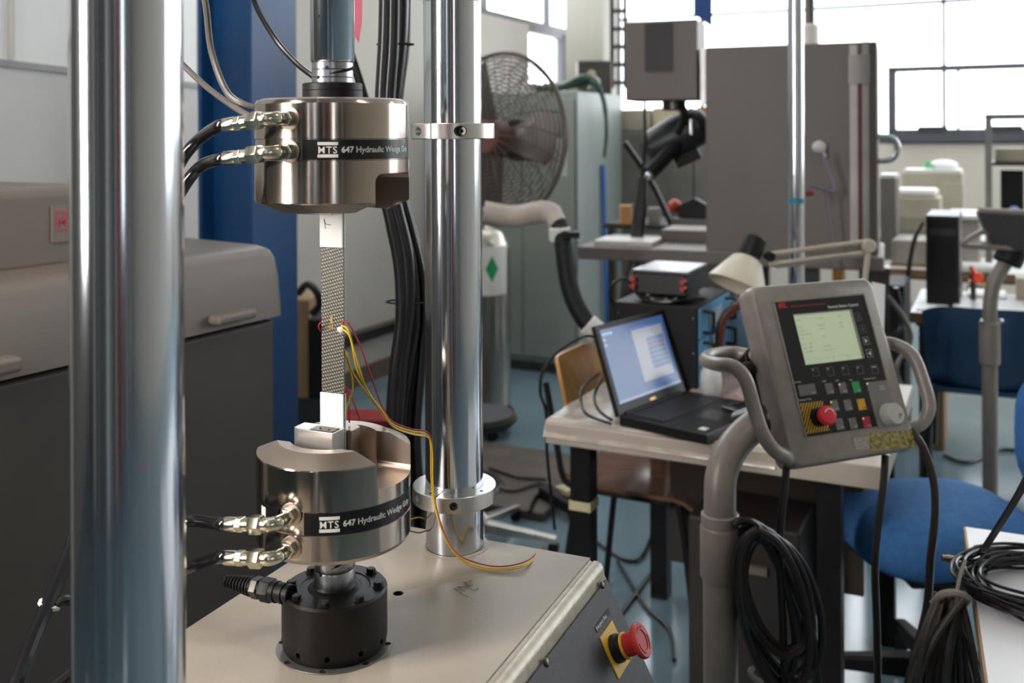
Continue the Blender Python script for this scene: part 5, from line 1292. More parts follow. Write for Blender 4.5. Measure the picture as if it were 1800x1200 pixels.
# things seen under the crosshead: grey locker, beige boxes, drill
a = P(1165, 330, 6.8)
lk_ = thing('grey_locker', 'grey locker wall seen beneath the taupe box', 'locker', (a.x, a.y, 0))
LKM = frame((a.x, a.y, 0), (UX, UY, 0), (0, 0, 1))
for k in range(3): 
    d_ = obj('door', MB().at(LKM).box(-.5+k*.36, -.15+k*.36, 0, .02, .05, 1.52), mat('locker_grey', '77736d', .5), lk_, .004)
obj('body', MB().at(LKM).box(-.51, .59, .02, .45, 0, 1.54), mat('locker_grey', '77736d', .5), lk_)
for k, (x0, x1, h, m_, l) in enumerate(((-.50, -.10, .14, beige, 'long beige carton lying on top of the grey locker'), (-.08, .06, .15, mat('carton_cream', 'c3b394', .7), 'small cream carton on the grey locker'), (.08, .20, .13, mat('carton_tan', '9b7b5b', .7), 'tan carton standing on the grey locker'), (.22, .46, .15, mat('carton_orange', 'a9754a', .7), 'orange-brown carton at the end of the grey locker'))):
    t = thing('carton', l, 'box', LKM @ Vector((x0, .1, 1.54))); obj('box', MB().at(LKM).box(x0, x1, .04, .3, 1.54, 1.54+h), m_, t, .004); obj('flap', MB().at(LKM).box(x0+.01, x1-.01, .05, .29, 1.54+h, 1.545+h), m_, t)
a = P(1214, 365, 4.8)
t = thing('power_drill', 'dark power tool with a red-orange nose lying at bench height behind the stage', 'power tool', a)
TF = frame(a, (UX, UY, 0), (0, 0, 1))
obj('body', MB().at(TF).prism([(-.03, -.03), (.03, -.03), (.03, .03), (-.03, .03)], -.04, .03), blackmt, t, .008)
obj('housing', MB().at(TF).add([(-.06, -.04, -.045), (.12, -.04, -.05), (.12, .04, -.05), (-.06, .04, -.045), (-.04, -.03, .02), (.02, -.03, .05), (.02, .03, .05), (-.04, .03, .02), (.12, -.03, .0), (.12, .03, .0)], [(0,3,2,1), (4,5,6,7), (5,8,9,6), (0,1,8,5,4), (3,7,6,9,2), (0,4,7,3), (1,2,9,8)]), blackmt, t, .006)
plabel(obj('nose', MB().at(TF).sphere((-.08, 0, .005), .035, 12), mat('nose_orange', 'b3432a', .4), t), 'red-orange nose')
obj('support', MB().at(TF).box(-.08, .16, -.06, .06, -a.z, -.05), mat('bench_grey', '6f6b64', .6), t)
a = P(1170, 395, 5.2); t = thing('side_bench', 'grey bench cluttered with tools behind the strut', 'bench', (a.x, a.y, 0))
SBM = frame((a.x, a.y, 0), (UX, UY, 0), (0, 0, 1))
obj('top', MB().at(SBM).box(-.35, .45, 0, .5, a.z-.03, a.z), darksteel, t, .004)
for x, y in ((-.33, .02), (.40, .02), (-.33, .44), (.40, .44)): obj('leg', MB().at(SBM).box(x, x+.04, y, y+.04, 0, a.z-.03), darksteel, t)
rs = random.Random(21)
for k, (px, c_) in enumerate(((1100, 'c98f5a'), (1108, 'b9b9b5'), (1118, '3d4c66'), (1150, '8f8a80'))):
    q = P(px, 385, 5.25+.03*k); o = obj('parts_box', MB().box(q.x-.03, q.x+.03, q.y-.03, q.y+.03, a.z, a.z+.10-.02*(k % 2)), mat('parts_%d' % k, c_, .5), bevel=.004); tag(o, ['small orange parts box on the side bench', 'small pale parts box on the side bench', 'small navy parts box on the side bench', 'small grey parts box on the side bench'][k], 'box', 'parts boxes on the side bench')
# pale document on stage
q0 = QM @ Vector((-.33, .05, z_s1)); o = obj('document_tray', MB().at(QM).box(-.47, -.22, .0, .2, z_s1, z_s1+.022), whitepl, bevel=.003); tag(o, 'white tray at the open end of the taupe stage', 'tray')

# ================================================================ DESK LAMP
lamp = thing('desk_lamp', 'cream jointed desk lamp with a conical shade and black socket reaching over the work table', 'lamp', P(1520, 500, 2.9))
ld = Vector((-.42, -.25, -.87)).normalized()
LS = axisframe(P(1316, 452, 2.9), ld)
obj('shade', MB().at(LS).lathe([(.030, 0), (.045, .010), (.085, .085), (.088, .095), (.085, .095), (.042, .013), (.028, .004)], 40), mat('shade_cream', 'c9c0ae', .4, 0, .03), lamp, angle=50)
obj('socket', MB().at(LS).lathe([(.028, -.065), (.033, -.06), (.033, -.005), (.030, .003)], 28), blackmt, lamp)
obj('bulb', MB().at(LS).sphere((0, 0, .05), .028, 16), whitepl, lamp)
obj('knuckle', MB().at(axisframe(P(1352, 450, 2.9), (0, -1, 0))).cyl(.014, -.02, .02, 16), blackmt, lamp)
lc = mat('lamp_arm_cream', 'b8ae9c', .4)
for dy_ in (0, 18):
    obj('arm_rod', MB().tube([P(1353, 446+dy_, 2.9), P(1522, 424+dy_*1.1, 2.95)], .0065, 10, 0), lc, lamp)
obj('lower_rod', MB().tube([P(1528, 424, 2.95), P(1516, 530, 2.95), P(1500, 640, 2.95)], .0085, 10, 0), lc, lamp)
obj('elbow_plate', MB().at(axisframe(P(1527, 432, 2.94), (0, -1, 0))).cyl(.020, -.012, .012, 16, .003), lc, lamp)
obj('arm_spring', MB().tube([P(1365, 470, 2.9), P(1440, 460, 2.92), P(1500, 450, 2.93)], .004, 6, 4), steel, lamp)
obj('clamp', MB().box(P(1500, 640, 2.95).x-.03, P(1500, 640, 2.95).x+.03, 2.92, 2.98, TZ, P(1500, 640, 2.95).z), blackmt, lamp, .004)

# clutter on the table behind the pendant
g = MB(); nx, ny = 16, 12; vs = []
for j in range(ny+1):
    for i in range(nx+1):
        x = .28+.44*i/nx; y = .36+.44*j/ny; z = TZ+.012+.035*abs(mn.noise(Vector((x*11, y*11, 2))))+.02*mn.noise(Vector((x*30, y*30, 5)))
        vs.append(TM @ Vector((x, y, z)))
n0 = len(vs); vs += [Vector((v.x, v.y, TZ+.001)) for v in vs]; W1 = nx+1; fs = []
for j in range(ny):
    for i in range(nx):
        a_ = j*W1+i; fs.append((a_, a_+1, a_+W1+1, a_+W1)); fs.append((n0+a_, n0+a_+W1, n0+a_+W1+1, n0+a_+1))
bd = [i for i in range(W1)] + [j*W1+nx for j in range(1, ny+1)] + [ny*W1+i for i in range(nx-1, -1, -1)] + [j*W1 for j in range(ny-1, 0, -1)]
for i in range(len(bd)): a_, b_ = bd[i], bd[(i+1) % len(bd)]; fs.append((a_, b_, n0+b_, n0+a_))
tag(obj('padded_wrap', g.add(vs, fs), mat('wrap_pink', 'a98a87', .45, 0, .2, 14, col2='b8a79c', bump=.5, bscale=50), angle=60), 'crumpled pink padded wrap on the work table between the rack and the pendant', 'wrap')
rs = random.Random(33)
for k in range(4):
    p_ = TM @ Vector((.46+.05*k, .15+.06*k, TZ+.03)); pts = [p_]
    for j in range(7): p_ = Vector((p_.x+rs.uniform(-.07, .07), p_.y+rs.uniform(-.05, .05), TZ+.02+rs.uniform(0, .035))); pts.append(p_)
    cable(pts, .0045, ['tangled black lead on the table nearest the laptop', 'tangled black lead beside the pink wrap', 'tangled black lead half under the pendant handle', 'tangled black lead at the back of the pink wrap'][k], blackgl, 'lead')
rb = obj('blue_folder', MB().at(TM).box(.25, .50, .79, .812, TZ, TZ+.22), mat('folder_blue', '86a8c4', .4), bevel=.002); tag(rb, 'pale blue folder standing behind the instrument rack under the lamp', 'folder')
o = obj('wooden_hammer', MB().tube([P(1264, 682, 2.95), P(1268, 570, 2.95), P(1300, 535, 2.95), P(1318, 520, 2.95)], [.012, .014, .016], 10, 4), mat('handle_redbrown', '5a2a20', .4)); tag(o, 'dark red-brown tool handle leaning behind the rack', 'tool')
pg = obj('paper_sheet', MB().add([P(1532, 495, 2.6), P(1556, 500, 2.6), P(1550, 742, 2.6), P(1535, 742, 2.6), P(1532, 495, 2.602), P(1556, 500, 2.602), P(1550, 742, 2.602), P(1535, 742, 2.602)], [(0,1,2,3), (7,6,5,4), (0,4,5,1), (1,5,6,2), (2,6,7,3), (3,7,4,0)]), paper); tag(pg, 'white sheet of paper standing behind the pendant', 'paper')

# ================================================================ BLUE SWIVEL CHAIR
a = P(1650, 905, 2.62)
oc = thing('office_chair', 'blue fabric swivel chair with black star base beside the white desk', 'chair', (a.x, a.y, 0))
OM = Matrix.Translation((a.x, a.y, 0)) @ Matrix.Rotation(math.radians(2), 4, 'Z')
zs = P(1640, 905, 2.62).z - .0
vs = []; fs = []; rings = [(.90, -.085), (.99, -.06), (1.0, -.03), (.97, .0), (.88, .025), (.6, .04), (.3, .045), (.02, .046)]; nn_ = 40
for (k_, z) in rings:
    for i in range(nn_):
        t0 = 2*PI*i/nn_; c_, s_ = math.cos(t0), math.sin(t0)
        x = .255*k_*math.copysign(abs(c_)**.62, c_); y = .24*k_*math.copysign(abs(s_)**.62, s_)
        vs.append((x, y, zs + z*1.0 - .035*max(0, -(x)/.25)**2*0 - .03*(x > .12)*((x-.12)/.13)**2 + .0))
for i in range(len(rings)-1):
    for k in range(nn_): fs.append((i*nn_+k, i*nn_+(k+1) % nn_, (i+1)*nn_+(k+1) % nn_, (i+1)*nn_+k))
fs.append(tuple(range(nn_))[::-1]); fs.append(tuple(range((len(rings)-1)*nn_, len(rings)*nn_)))
obj('seat_cushion', MB().at(OM).add(vs, fs), bluefab, oc, angle=70)
obj('seat_shell', MB().at(OM).lathe([(.10, zs-.125), (.19, zs-.115), (.235, zs-.085), (.235, zs-.075)], 32), blackmt, oc)
obj('mechanism', MB().at(OM).box(-.10, .12, -.06, .06, zs-.17, zs-.115), blackmt, oc, .01)
obj('gas_lift', MB().at(OM).cyl(.027, .10, zs-.15, 20), blackmt, oc)
for k in range(5):
    R5 = OM @ Matrix.Rotation(math.radians(14+72*k), 4, 'Z')
    ar = obj('base_arm', MB().at(R5).add([(.02, -.03, .07), (.30, -.02, .055), (.30, .02, .055), (.02, .03, .07), (.02, -.028, .13), (.30, -.017, .085), (.30, .017, .085), (.02, .028, .13)], [(0,3,2,1), (4,5,6,7), (0,1,5,4), (1,2,6,5), (2,3,7,6), (3,0,4,7)]), blackmt, oc, .008)
    obj('caster', MB().at(R5 @ Matrix.Translation((.29, 0, .028)) @ Matrix.Rotation(PI/2, 4, 'X')).cyl(.028, -.022, .022, 18, .004), blackmt, ar)
obj('back_arm', MB().at(OM).tube([(.10, 0, zs-.13), (.30, 0, zs-.12), (.45, 0, zs+.02), (.46, 0, zs+.12)], .02, 10, 8), blackmt, oc)
bk = []; fs = []
rings = [(.02, .035), (.5, .032), (.9, .018), (1.0, .0), (.96, -.018), (.6, -.03), (.02, -.032)]
for (k_, d_) in rings:
    for i in range(nn_):
        t0 = 2*PI*i/nn_; c_, s_ = math.cos(t0), math.sin(t0)
        y = .21*k_*math.copysign(abs(c_)**.6, c_); z = .21*k_*math.copysign(abs(s_)**.6, s_)
        bk.append((.42 - d_ + .12*(y/.2)**2*-1 + .03, y, zs+.16+z))
for i in range(len(rings)-1):
    for k in range(nn_): fs.append((i*nn_+k, i*nn_+(k+1) % nn_, (i+1)*nn_+(k+1) % nn_, (i+1)*nn_+k))
fs.append(tuple(range(nn_))[::-1]); fs.append(tuple(range((len(rings)-1)*nn_, len(rings)*nn_)))
obj('backrest', MB().at(OM).add(bk, fs), bluefab, oc, angle=70)

# ================================================================ WHITE DESK CORNER WITH CABLES
c = hz(1697, 925, TZ)
DM_ = frame((c.x, c.y, 0), (.91, -.41, 0), (0, 0, 1))
wd_ = thing('white_desk', 'white desk with a worn wooden edge holding a coil of thin black cables', 'desk', (c.x, c.y, 0))
e_ = hz(1737, 1200, TZ); ed = (e_-c).normalized(); ex_ = Vector((.91, -.41, 0)).normalized()
c3 = c - ed*0; 
poly = [(c.x, c.y), (c.x+ex_.x*.8, c.y+ex_.y*.8), (c.x+ex_.x*.8+ed.x*1.0, c.y+ex_.y*.8+ed.y*1.0), (c.x+ed.x*1.0, c.y+ed.y*1.0)]
obj('desktop', MB().prism(poly, TZ-.028, TZ), desk_w, wd_, .001)
pe = Vector((ed.y, -ed.x, 0)); pe = pe if pe.x < 0 else -pe
obj('edge_band', MB().prism([(c.x+pe.x*.0035, c.y+pe.y*.0035), (c.x, c.y), (c.x+ed.x, c.y+ed.y), (c.x+ed.x+pe.x*.0035, c.y+ed.y+pe.y*.0035)], TZ-.030, TZ-.001), edge_w, wd_)
for f_, g_ in ((.06, .05), (.06, .9), (.7, .05), (.7, .9)):
    q = c + ex_*f_ + ed*g_; obj('leg', MB().box(q.x-.02, q.x+.02, q.y-.02, q.y+.02, 0, TZ-.028), darksteel, wd_)
rs = random.Random(8); co = MB()
ctr = hz(1800, 1022, TZ+.02)
for k in range(22):
    ra = .125+rs.uniform(-.025, .03); rb_ = .11+rs.uniform(-.03, .035); ph = rs.uniform(0, 6)
    pts = [Vector((ctr.x+.04+rs.gauss(0, .002)+ra*math.cos(2*PI*i/16+ph), ctr.y-.01+rb_*math.sin(2*PI*i/16+ph), TZ+.006+.0013*k+.004*math.sin(3*2*PI*i/16+ph))) for i in range(17)]
    co.tube(pts, .0028, 6, 4)
o = obj('cable_coil', co, mat('thin_cable_black', '1d191b', .25)); tag(o, 'flat coil of many thin black cables on the white desk', 'cable coil')
for k, (px, py) in enumerate(((1668, 982), (1682, 990), (1692, 988), (1684, 1006))):
    q = P(px, py, 1.70+.01*k); A = axisframe(q, Vector((-1, .1, .15+.2*(k % 2))))
    t = thing('coax_plug', ['brass coax plug farthest out from the cable coil', 'brass coax plug second from the end of the coil', 'brass coax plug closest to the desk edge', 'brass coax plug lowest of the cluster by the desk edge'][k], 'plug', q, 'coax plugs at the cable coil')
    obj('shell', MB().at(A).lathe([(.0045, -.012), (.0065, -.010), (.0065, .004), (.0052, .005), (.0052, .012)], 16), mat('plug_bronze', '8c7a66', .3, .9), t)
    obj('lead', MB().tube([q + Vector((.008, 0, 0)), q + Vector((.04, -.005, 0)), hz(1735, 985+6*k, TZ+.02)], .0025, 6, 6), cablem, t)
for k in range(4):
    cable([hz(1720+3*k, 972, TZ+.015), P(1745+4*k, 935-2*k, 1.62), P(1785+3*k, 870, 1.58), P(1820+5*k, 800, 1.55)], .0027, ['thin black cable rising from the coil, first of the tied bunch', 'thin black cable rising from the coil, second of the tied bunch', 'thin black cable rising from the coil, third of the tied bunch', 'thin black cable rising from the coil, outermost of the tied bunch'][k], cablem)
# hanging bundle of ends beside the desk
hb_ = MB(); rs = random.Random(15)
for k in range(34):
    tx0 = 1655+rs.uniform(-12, 40); f = rs.random(); Yk = 1.60+rs.uniform(-.03, .06)
    bxp = 1590+f*140+rs.uniform(-6, 6)
    hb_.tube([P(tx0, 1050+rs.uniform(-12, 12), Yk), P(tx0+(bxp-tx0)*.45, 1110, Yk-.01), P(tx0+(bxp-tx0)*.8, 1180, Yk-.01), P(bxp, 1300, Yk), P(bxp-5, 1500, Yk)], .0050, 7, 5)
o = obj('hanging_cable_bundle', hb_, mat('fabric_cable_brown', '3a332d', .5, 0, .2, 40)); tag(o, 'thick bundle of brown-black cables hanging beside the white desk', 'cable bundle')
o = obj('cable_knot', MB().tube([P(1640, 1060, 1.6), P(1655, 1045, 1.585), P(1680, 1042, 1.58), P(1700, 1052, 1.585), P(1690, 1064, 1.6)], .006, 8, 6).tube([P(1680, 1050, 1.58), P(1688, 1010, 1.6), P(1697, 985, 1.62)], .003, 6, 4), mat('string_grey', '8b847a', .7)); tag(o, 'grey string knot tying the top of the hanging cable bundle', 'string')

# ================================================================ FAR DESKS
def desk(name, px0, px1, py, z, depth, label, topm=desk_w):
    a_ = hz(px0, py, z); Ma = frame((a_.x, a_.y, 0), (UX, UY, 0), (0, 0, 1))
    q = Ma.inverted() @ hit(px1, py, a_, Vector((VX, VY, 0))); L = q.x
    t = thing(name, label, 'desk', (a_.x, a_.y, 0))
    obj('desktop', MB().at(Ma).box(0, L, 0, depth, z-.012, z), topm, t)
    obj('edge_band', MB().at(Ma).box(-.002, L+.002, -.004, .0, z-.045, z-.001), edge_w, t)
    obj('under_frame', MB().at(Ma).box(.02, L-.02, .02, depth-.02, z-.06, z-.012), darksteel, t)
    for x in (.03, L-.08):
        for y in (.04, depth-.08): obj('leg', MB().at(Ma).box(x, x+.05, y, y+.05, 0, z-.06), darksteel, t)
    return Ma, L, t
D1, L1_, t1 = desk('computer_desk', 1600, 1960, 548, .75, .7, 'white desk with a wood edge under the black computer tower')
D2, L2_, t2 = desk('long_desk', 1548, 1960, 470, .75, .7, 'long wood-edged desk in the second row, in front of the window')
D3, L3_, t3 = desk('far_desk', 1500, 1960, 415, .80, .7, 'farthest desk along the beige wall under the window')
def onD(M, px, py, lz): # local x,y on desk top for pixel
    q = M.inverted() @ hz(px, py, lz); return q.x, q.y
def simple(name, cat, label, M, x0, x1, y0, y1, z0, z1, m, bev=.006, extra=None):
    t = thing(name, label, cat, M @ Vector(((x0+x1)/2, (y0+y1)/2, z0)))
    obj('body', MB().at(M).box(x0, x1, y0, y1, z0, z1), m, t, bev)
    if extra: extra(t, M)
    return t
# black tower
x, y = onD(D1, 1628, 536, .75)
simple('computer_tower', 'computer', 'tall black computer tower standing on the white desk', D1, x, x+.135, y, y+.40, .755, 1.145, mat('tower_black', '17161a', .35, 0, .04), .004,
       lambda t, M: (obj('front_bezel', MB().at(M).box(x+.008, x+.127, y-.008, y, .765, 1.135), blackmt, t, .003), obj('foot', MB().at(M).box(x+.02, x+.115, y+.05, y+.35, .75, .756), blackmt, t), obj('drive_bay', MB().at(M).box(x+.015, x+.12, y-.010, y-.007, 1.06, 1.09), mat('bay_dark', '26262a', .4), t)))
x, y = onD(D1, 1700, 525, .75)
for k, (xx, w_, h_, d_, m_, l, c_) in enumerate(((.0, .16, .012, .22, paper, 'sheets of white paper beside the black tower', 'paper'), (.20, .13, .10, .16, beige, 'beige box on the white desk behind the second pendant pole', 'box'), (.40, .16, .16, .16, mat('bin_tan', '8e8270', .6), 'tan bin on the white desk with white cloth on top', 'bin'))):
    simple(['paper_pile', 'desk_box', 'desk_bin'][k], c_, l, D1, x+xx, x+xx+w_, y+.05, y+.05+d_, .75, .75+h_, m_, .003,
           (lambda t, M, x=x, xx=xx, y=y: obj('cloth', MB().at(M @ Matrix.Translation((x+xx+.08, y+.13, .91))).sphere((0, 0, .02), .07, 14, (1, 1, .6)), paper, t)) if k == 2 else None)
simple('paper_sheet', 'paper', 'white papers at the end of the white desk, next to the plywood edge', D1, .02, .14, .05, .30, .75, .757, paper, .001)
simple('keyboard', 'keyboard', 'white keyboard lying in front of the black tower', D1, .16, .20, .1, .45, .75, .765, whitepl, .003)
# orange item
q = P(1716, 487, 4.5); t = thing('orange_reel', 'bright orange plastic reel at the desk behind the pendant pole', 'reel', q)
em_ = mat('reel_orange', 'ff4a1c', .3)
obj('spool', MB().at(axisframe(q, (0, -1, 0))).cyl(.025, -.02, .02, 20, .004), em_, t); obj('tail', MB().tube([q, P(1709, 474, 4.5), P(1706, 468, 4.5)], .01, 8, 4), em_, t)
obj('stand', MB().at(Matrix.Translation((q.x, q.y+.03, 0))).cyl(.012, .75, q.z, 10), darksteel, t)
# CRT and boxes on desk 2/3
def crt(t, M, x, y, z, w, h, d):
    pass
x, y = onD(D2, 1556, 462, .75)
simple('flat_instrument', 'instrument', 'wide flat beige instrument on the long desk', D2, .05, .37, .10, .45, .75, .90, mat('inst_taupe', '8a8176', .5), .01, lambda t, M: (obj('front_panel', MB().at(M).box(.07, .35, .092, .10, .77, .885), mat('inst_face', '9a9184', .5), t), obj('wooden_base', MB().at(M).box(.04, .38, .09, .46, .75, .765), edge_w, t)))
def px_box(name, cat, label, Y, pa, pb, depth, m, base=None, extra=None, zlow=None):
    A_ = P(pa[0], pb[1], Y); B_ = P(pb[0], pa[1], Y)
    Mq = frame((A_.x, A_.y, 0), (UX, UY, 0), (0, 0, 1))
    L = (Mq.inverted() @ hit(pb[0], pb[1], A_, Vector((VX, VY, 0)))).x
    z0 = A_.z if zlow is None else zlow; z1 = B_.z
    t = thing(name, label, cat, (A_.x, A_.y, z0))
    obj('body', MB().at(Mq).box(0, L, 0, depth, z0, z1), m, t, .01)
    if extra: extra(t, Mq, L, z0, z1)
    return t
px_box('crt_monitor', 'monitor', 'large beige box monitor on the far desk, its back to the window', 6.6, (1552, 345), (1652, 412), .35, beige, extra=lambda t, M, L, z0, z1: (obj('top_cover', MB().at(M).box(.04, L-.02, .03, .34, z1, z1+.05), whitepl, t, .02), obj('side_vent', MB().at(M).box(.05, L-.05, -.01, 0, z0+.03, z0+.12), mat('vent_beige', '8f8776', .6), t), obj('foot', MB().at(M).box(.1, L-.1, .05, .3, .80, z0), beige, t)))
px_box('beige_printer', 'printer', 'beige desktop unit with a white top behind the box monitor', 7.3, (1585, 303), (1692, 330), .4, beige, zlow=.80, extra=lambda t, M, L, z0, z1: (obj('lid', MB().at(M).box(.01, L-.01, .01, .39, z1, z1+.025), whitepl, t, .005), obj('bag', MB().at(M @ Matrix.Translation((L*.68, .18, z1+.05))).sphere((0, 0, 0), .10, 14, (1, .8, .45)), paper, t), plabel(obj('green_cap', MB().at(M @ Matrix.Translation((L*.42, .12, z1+.05))).cyl(.025, -.02, .03, 12), mat('cap_green', '5fae74', .5), t), 'green cap')))
px_box('dark_monitor', 'monitor', 'dark screen beside the beige unit near the window', 6.9, (1658, 322), (1690, 378), .12, blackmt, zlow=.80, extra=lambda t, M, L, z0, z1: obj('bezel', MB().at(M).box(-.01, L+.01, -.01, 0, z0+.12, z1), beige, t))
px_box('scanner', 'scanner', 'grey flat unit with a white lid next to the machine handle', 6.0, (1546, 312), (1575, 345), .25, mat('scan_grey', '6c675f', .5), zlow=.75, extra=lambda t, M, L, z0, z1: obj('lid', MB().at(M).box(0, L, 0, .25, z1, z1+.02), whitepl, t))
px_box('white_case', 'case', 'bright white-topped case above the black tower', 5.6, (1675, 385), (1722, 440), .5, mat('case_beige', '9d958a', .5), zlow=.75, extra=lambda t, M, L, z0, z1: obj('lid', MB().at(M).box(-.03, L+.02, -.02, .5, z1, z1+.025), whitepl, t, .006))
px_box('file_box', 'box', 'tan file box on the long desk near the orange reel', 5.3, (1700, 500), (1745, 535), .2, mat('carton_tan', '9b7b5b', .7), zlow=.55, extra=lambda t, M, L, z0, z1: obj('paper', MB().at(M).box(.01, L*.5, .0, .19, z1, z1+.02), paper, t))
px_box('keyboard', 'keyboard', 'white keyboard on the long desk in front of the window', 5.45, (1680, 466), (1760, 470), .2, whitepl, zlow=.75, extra=lambda t, M, L, z0, z1: obj('keys', MB().at(M).box(.02, L-.02, .02, .16, z1, z1+.006), paper, t))
px_box('wooden_block', 'block', 'reddish wooden block standing behind the grey lamp arm', 4.6, (1462, 464), (1482, 500), .1, wood, zlow=.60, extra=lambda t, M, L, z0, z1: obj('support', MB().at(M).box(-.02, L+.02, -.02, .12, 0, .60), darksteel, t))
# open rack frame
a = P(1732, 395, 5.75); b_ = P(1806, 200, 5.75)
RMk = frame((a.x, a.y, 0), (UX, UY, 0), (0, 0, 1)); L = .30
rk2 = thing('open_rack', 'open steel equipment rack standing in front of the window', 'rack', (a.x, a.y, 0))
for x in (0, L):
    for y in (0, .3): obj('post', MB().at(RMk).box(x, x+.035, y, y+.035, .75, b_.z), mat('rack_steel', '8b8784', .4, .3), rk2)
obj('top_frame', MB().at(RMk).box(0, L+.035, 0, .03, b_.z-.03, b_.z).box(0, L+.035, .3, .335, b_.z-.03, b_.z), mat('rack_steel', '8b8784', .4, .3), rk2)
for z in (1.0, 1.32): obj('shelf', MB().at(RMk).box(.03, L, .01, .32, z, z+.02), darksteel, rk2)
obj('device', MB().at(RMk).box(.08, .20, .05, .2, 1.02, 1.29), blackmt, rk2, .006); obj('device', MB().at(RMk).box(.05, L-.05, .05, .28, 1.34, 1.42), beige, rk2, .006)
plabel(obj('lamp', MB().at(RMk).sphere((.15, .04, 1.06), .03, 12), mat('lamp_pale_blue', '8fa4e0', .3), rk2), 'pale blue dome')

# ================================================================ BLUE PLASTIC CHAIR
a = P(1735, 600, 3.88)
bc = thing('plastic_chair', 'dark blue plastic shell chair with thin black legs pushed to the white desk', 'chair', (a.x, a.y, 0))
BC = Matrix.Translation((a.x, a.y, 0)) @ Matrix.Rotation(math.radians(-24), 4, 'Z')    # back faces camera
zt_, zb_ = P(1700, 543, 3.85).z, P(1700, 668, 3.85).z
vs = []; nx, ny = 16, 10
for s in (0, 1):
    for j in range(ny+1):
        for i in range(nx+1):
            u_ = -1+2*i/nx; f = j/ny; z = zb_-.08+(zt_-zb_+.08)*f
            w_ = .235*(1-.12*(1-f)**2); zz = z - .03*abs(u_)**5*(f > .8) ; yy = -.02 - .02*f + .07*u_*u_*(1-.2*f) + (.12*(1-f)**3) + s*.008
            vs.append((u_*w_, yy, zz))
W1 = nx+1; n0 = W1*(ny+1); fs = []
for j in range(ny):
    for i in range(nx):
        a_ = j*W1+i; fs.append((a_, a_+1, a_+W1+1, a_+W1)); fs.append((n0+a_, n0+a_+W1, n0+a_+W1+1, n0+a_+1))
bd = [i for i in range(W1)] + [j*W1+nx for j in range(1, ny+1)] + [ny*W1+i for i in range(nx-1, -1, -1)] + [j*W1 for j in range(ny-1, 0, -1)]
for i in range(len(bd)): a_, b_ = bd[i], bd[(i+1) % len(bd)]; fs.append((a_, b_, n0+b_, n0+a_))
obj('backrest', MB().at(BC).add(vs, fs), bluepl, bc, angle=60)
obj('seat', MB().at(BC).prism(rrect(-.22, .22, .08, .46, .05), zb_-.09, zb_-.07), bluepl, bc, .006)
for s in (-1, 1):
    obj('leg', MB().at(BC).tube([(s*.17, .12, zb_-.09), (s*.20, .08, zb_-.12), (s*.235, .02, 0)], .011, 8, 4), blackmt, bc)
    obj('leg', MB().at(BC).tube([(s*.17, .40, zb_-.09), (s*.20, .43, zb_-.12), (s*.225, .48, 0)], .011, 8, 4), blackmt, bc)
# ================================================================ SECOND PENDANT
Y2 = 3.55; c = P(1740, 700, Y2)
p2 = thing('far_pendant', 'second grey control pendant on a bent pole in front of the blue plastic chair', 'control pendant', (c.x, c.y, 0))
C2 = Matrix.Translation((c.x, c.y, 0))
obj('pole', MB().at(C2).cyl(.026, .03, P(1740, 640, Y2).z, 28), polem, p2)
obj('collar', MB().at(C2).cyl(.035, P(1740, 640, Y2).z, P(1740, 565, Y2).z, 28, .004), polem, p2)
for s in (-1, 1): obj('collar_screw', MB().at(C2).sphere((s*.034, -.015, P(1740, 563, Y2).z), .009, 10), steel, p2)
obj('curved_tube', MB().tube([P(1740, 570, Y2), P(1741, 530, Y2), P(1748, 495, Y2), P(1762, 470, Y2), P(1775, 450, Y2)], .025, 20, 8), polem, p2, angle=60)
obj('base', MB().at(C2).lathe([(.24, 0), (.24, .02), (.08, .045), (.03, .06)], 36), polem, p2)
hd = MB(); hv = [P(1719, 372, Y2-.05), P(1835, 378, Y2-.12), P(1835, 445, Y2-.1), P(1747, 437, Y2-.02)]
bkk = Vector((.02, .07, .0)); hd.add(hv + [v + bkk for v in hv], [(0,1,2,3), (7,6,5,4), (0,4,5,1), (1,5,6,2), (2,6,7,3), (3,7,4,0)])
obj('housing', hd, mat('pendant_rear', '4a4542', .4), p2, .008)
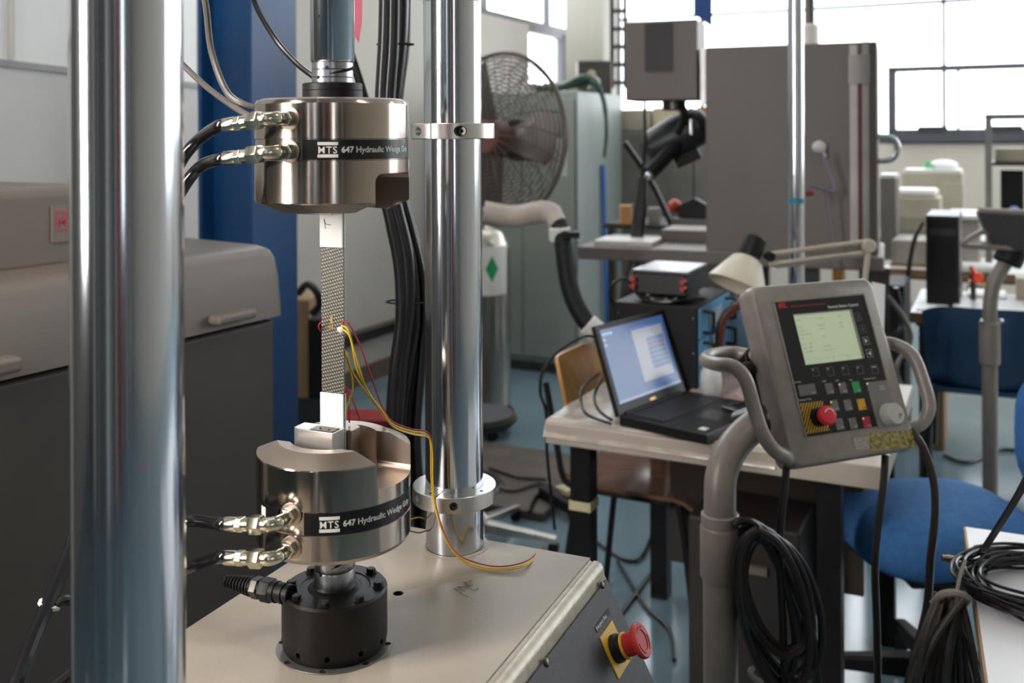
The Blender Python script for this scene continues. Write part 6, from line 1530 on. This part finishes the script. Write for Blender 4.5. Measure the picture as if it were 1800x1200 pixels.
obj('top_edge', MB().tube([P(1719, 371, Y2-.03), P(1838, 377, Y2-.1)], .014, 10, 0), pend, p2)
obj('handle', MB().tube([P(1742, 428, Y2), P(1738, 412, Y2-.02), P(1728, 408, Y2-.03), P(1715, 413, Y2-.04), P(1697, 424, Y2-.05), P(1694, 430, Y2-.05), P(1705, 433, Y2-.05), P(1745, 434, Y2-.04), P(1830, 440, Y2-.05)], .0095, 10, 8), pend, p2)
obj('swivel_joint', MB().at(axisframe(P(1775, 450, Y2), (.4, 0, .9))).cyl(.05, -.03, .03, 20, .006), blackmt, p2)
cable([hz(1660, 800, .01), hz(1700, 812, .01), hz(1760, 790, .01), hz(1830, 800, .01)], .008, 'cable lying on the far floor behind the second pendant', blackgl, 'floor_cable')
cable([P(1655, 660, 4.1), P(1645, 700, 4.1), P(1643, 780, 4.1)], .009, 'dark cable dropping in front of the plastic chair leg', blackgl)
cable([P(1622, 390, 5.2), P(1608, 420, 5.2), P(1598, 470, 5.2), P(1592, 530, 5.2)], .012, 'dark cable hanging over the edge of the long desk', blackgl)
cable([P(1560, 520, 3.6), P(1590, 560, 3.6), P(1600, 600, 3.6), P(1575, 650, 3.6), P(1600, 720, 3.6)], .009, 'grey cable tangle behind the pendant, the looping one', greycab)
cable([P(1575, 505, 3.65), P(1585, 570, 3.65), P(1560, 610, 3.65), P(1585, 680, 3.65)], .010, 'black cable tangle behind the pendant', blackgl)
# stuff under far desks
px_box('desk_pc', 'computer', 'dark computer case under the long desk', 4.9, (1552, 500), (1590, 620), .4, blackmt, zlow=.0, extra=lambda t, M, L, z0, z1: obj('front_bezel', MB().at(M).box(.01, L-.01, -.01, 0, .05, z1-.03), mat('bay_dark', '26262a', .4), t))
px_box('under_desk_box', 'box', 'brown carton under the white desk behind the blue plastic chair', 4.75, (1635, 600), (1660, 640), .3, mat('carton_tan', '9b7b5b', .7), zlow=.0, extra=lambda t, M, L, z0, z1: obj('flap', MB().at(M).box(.0, L, .02, .28, z1, z1+.01), mat('carton_tan', '9b7b5b', .7), t))
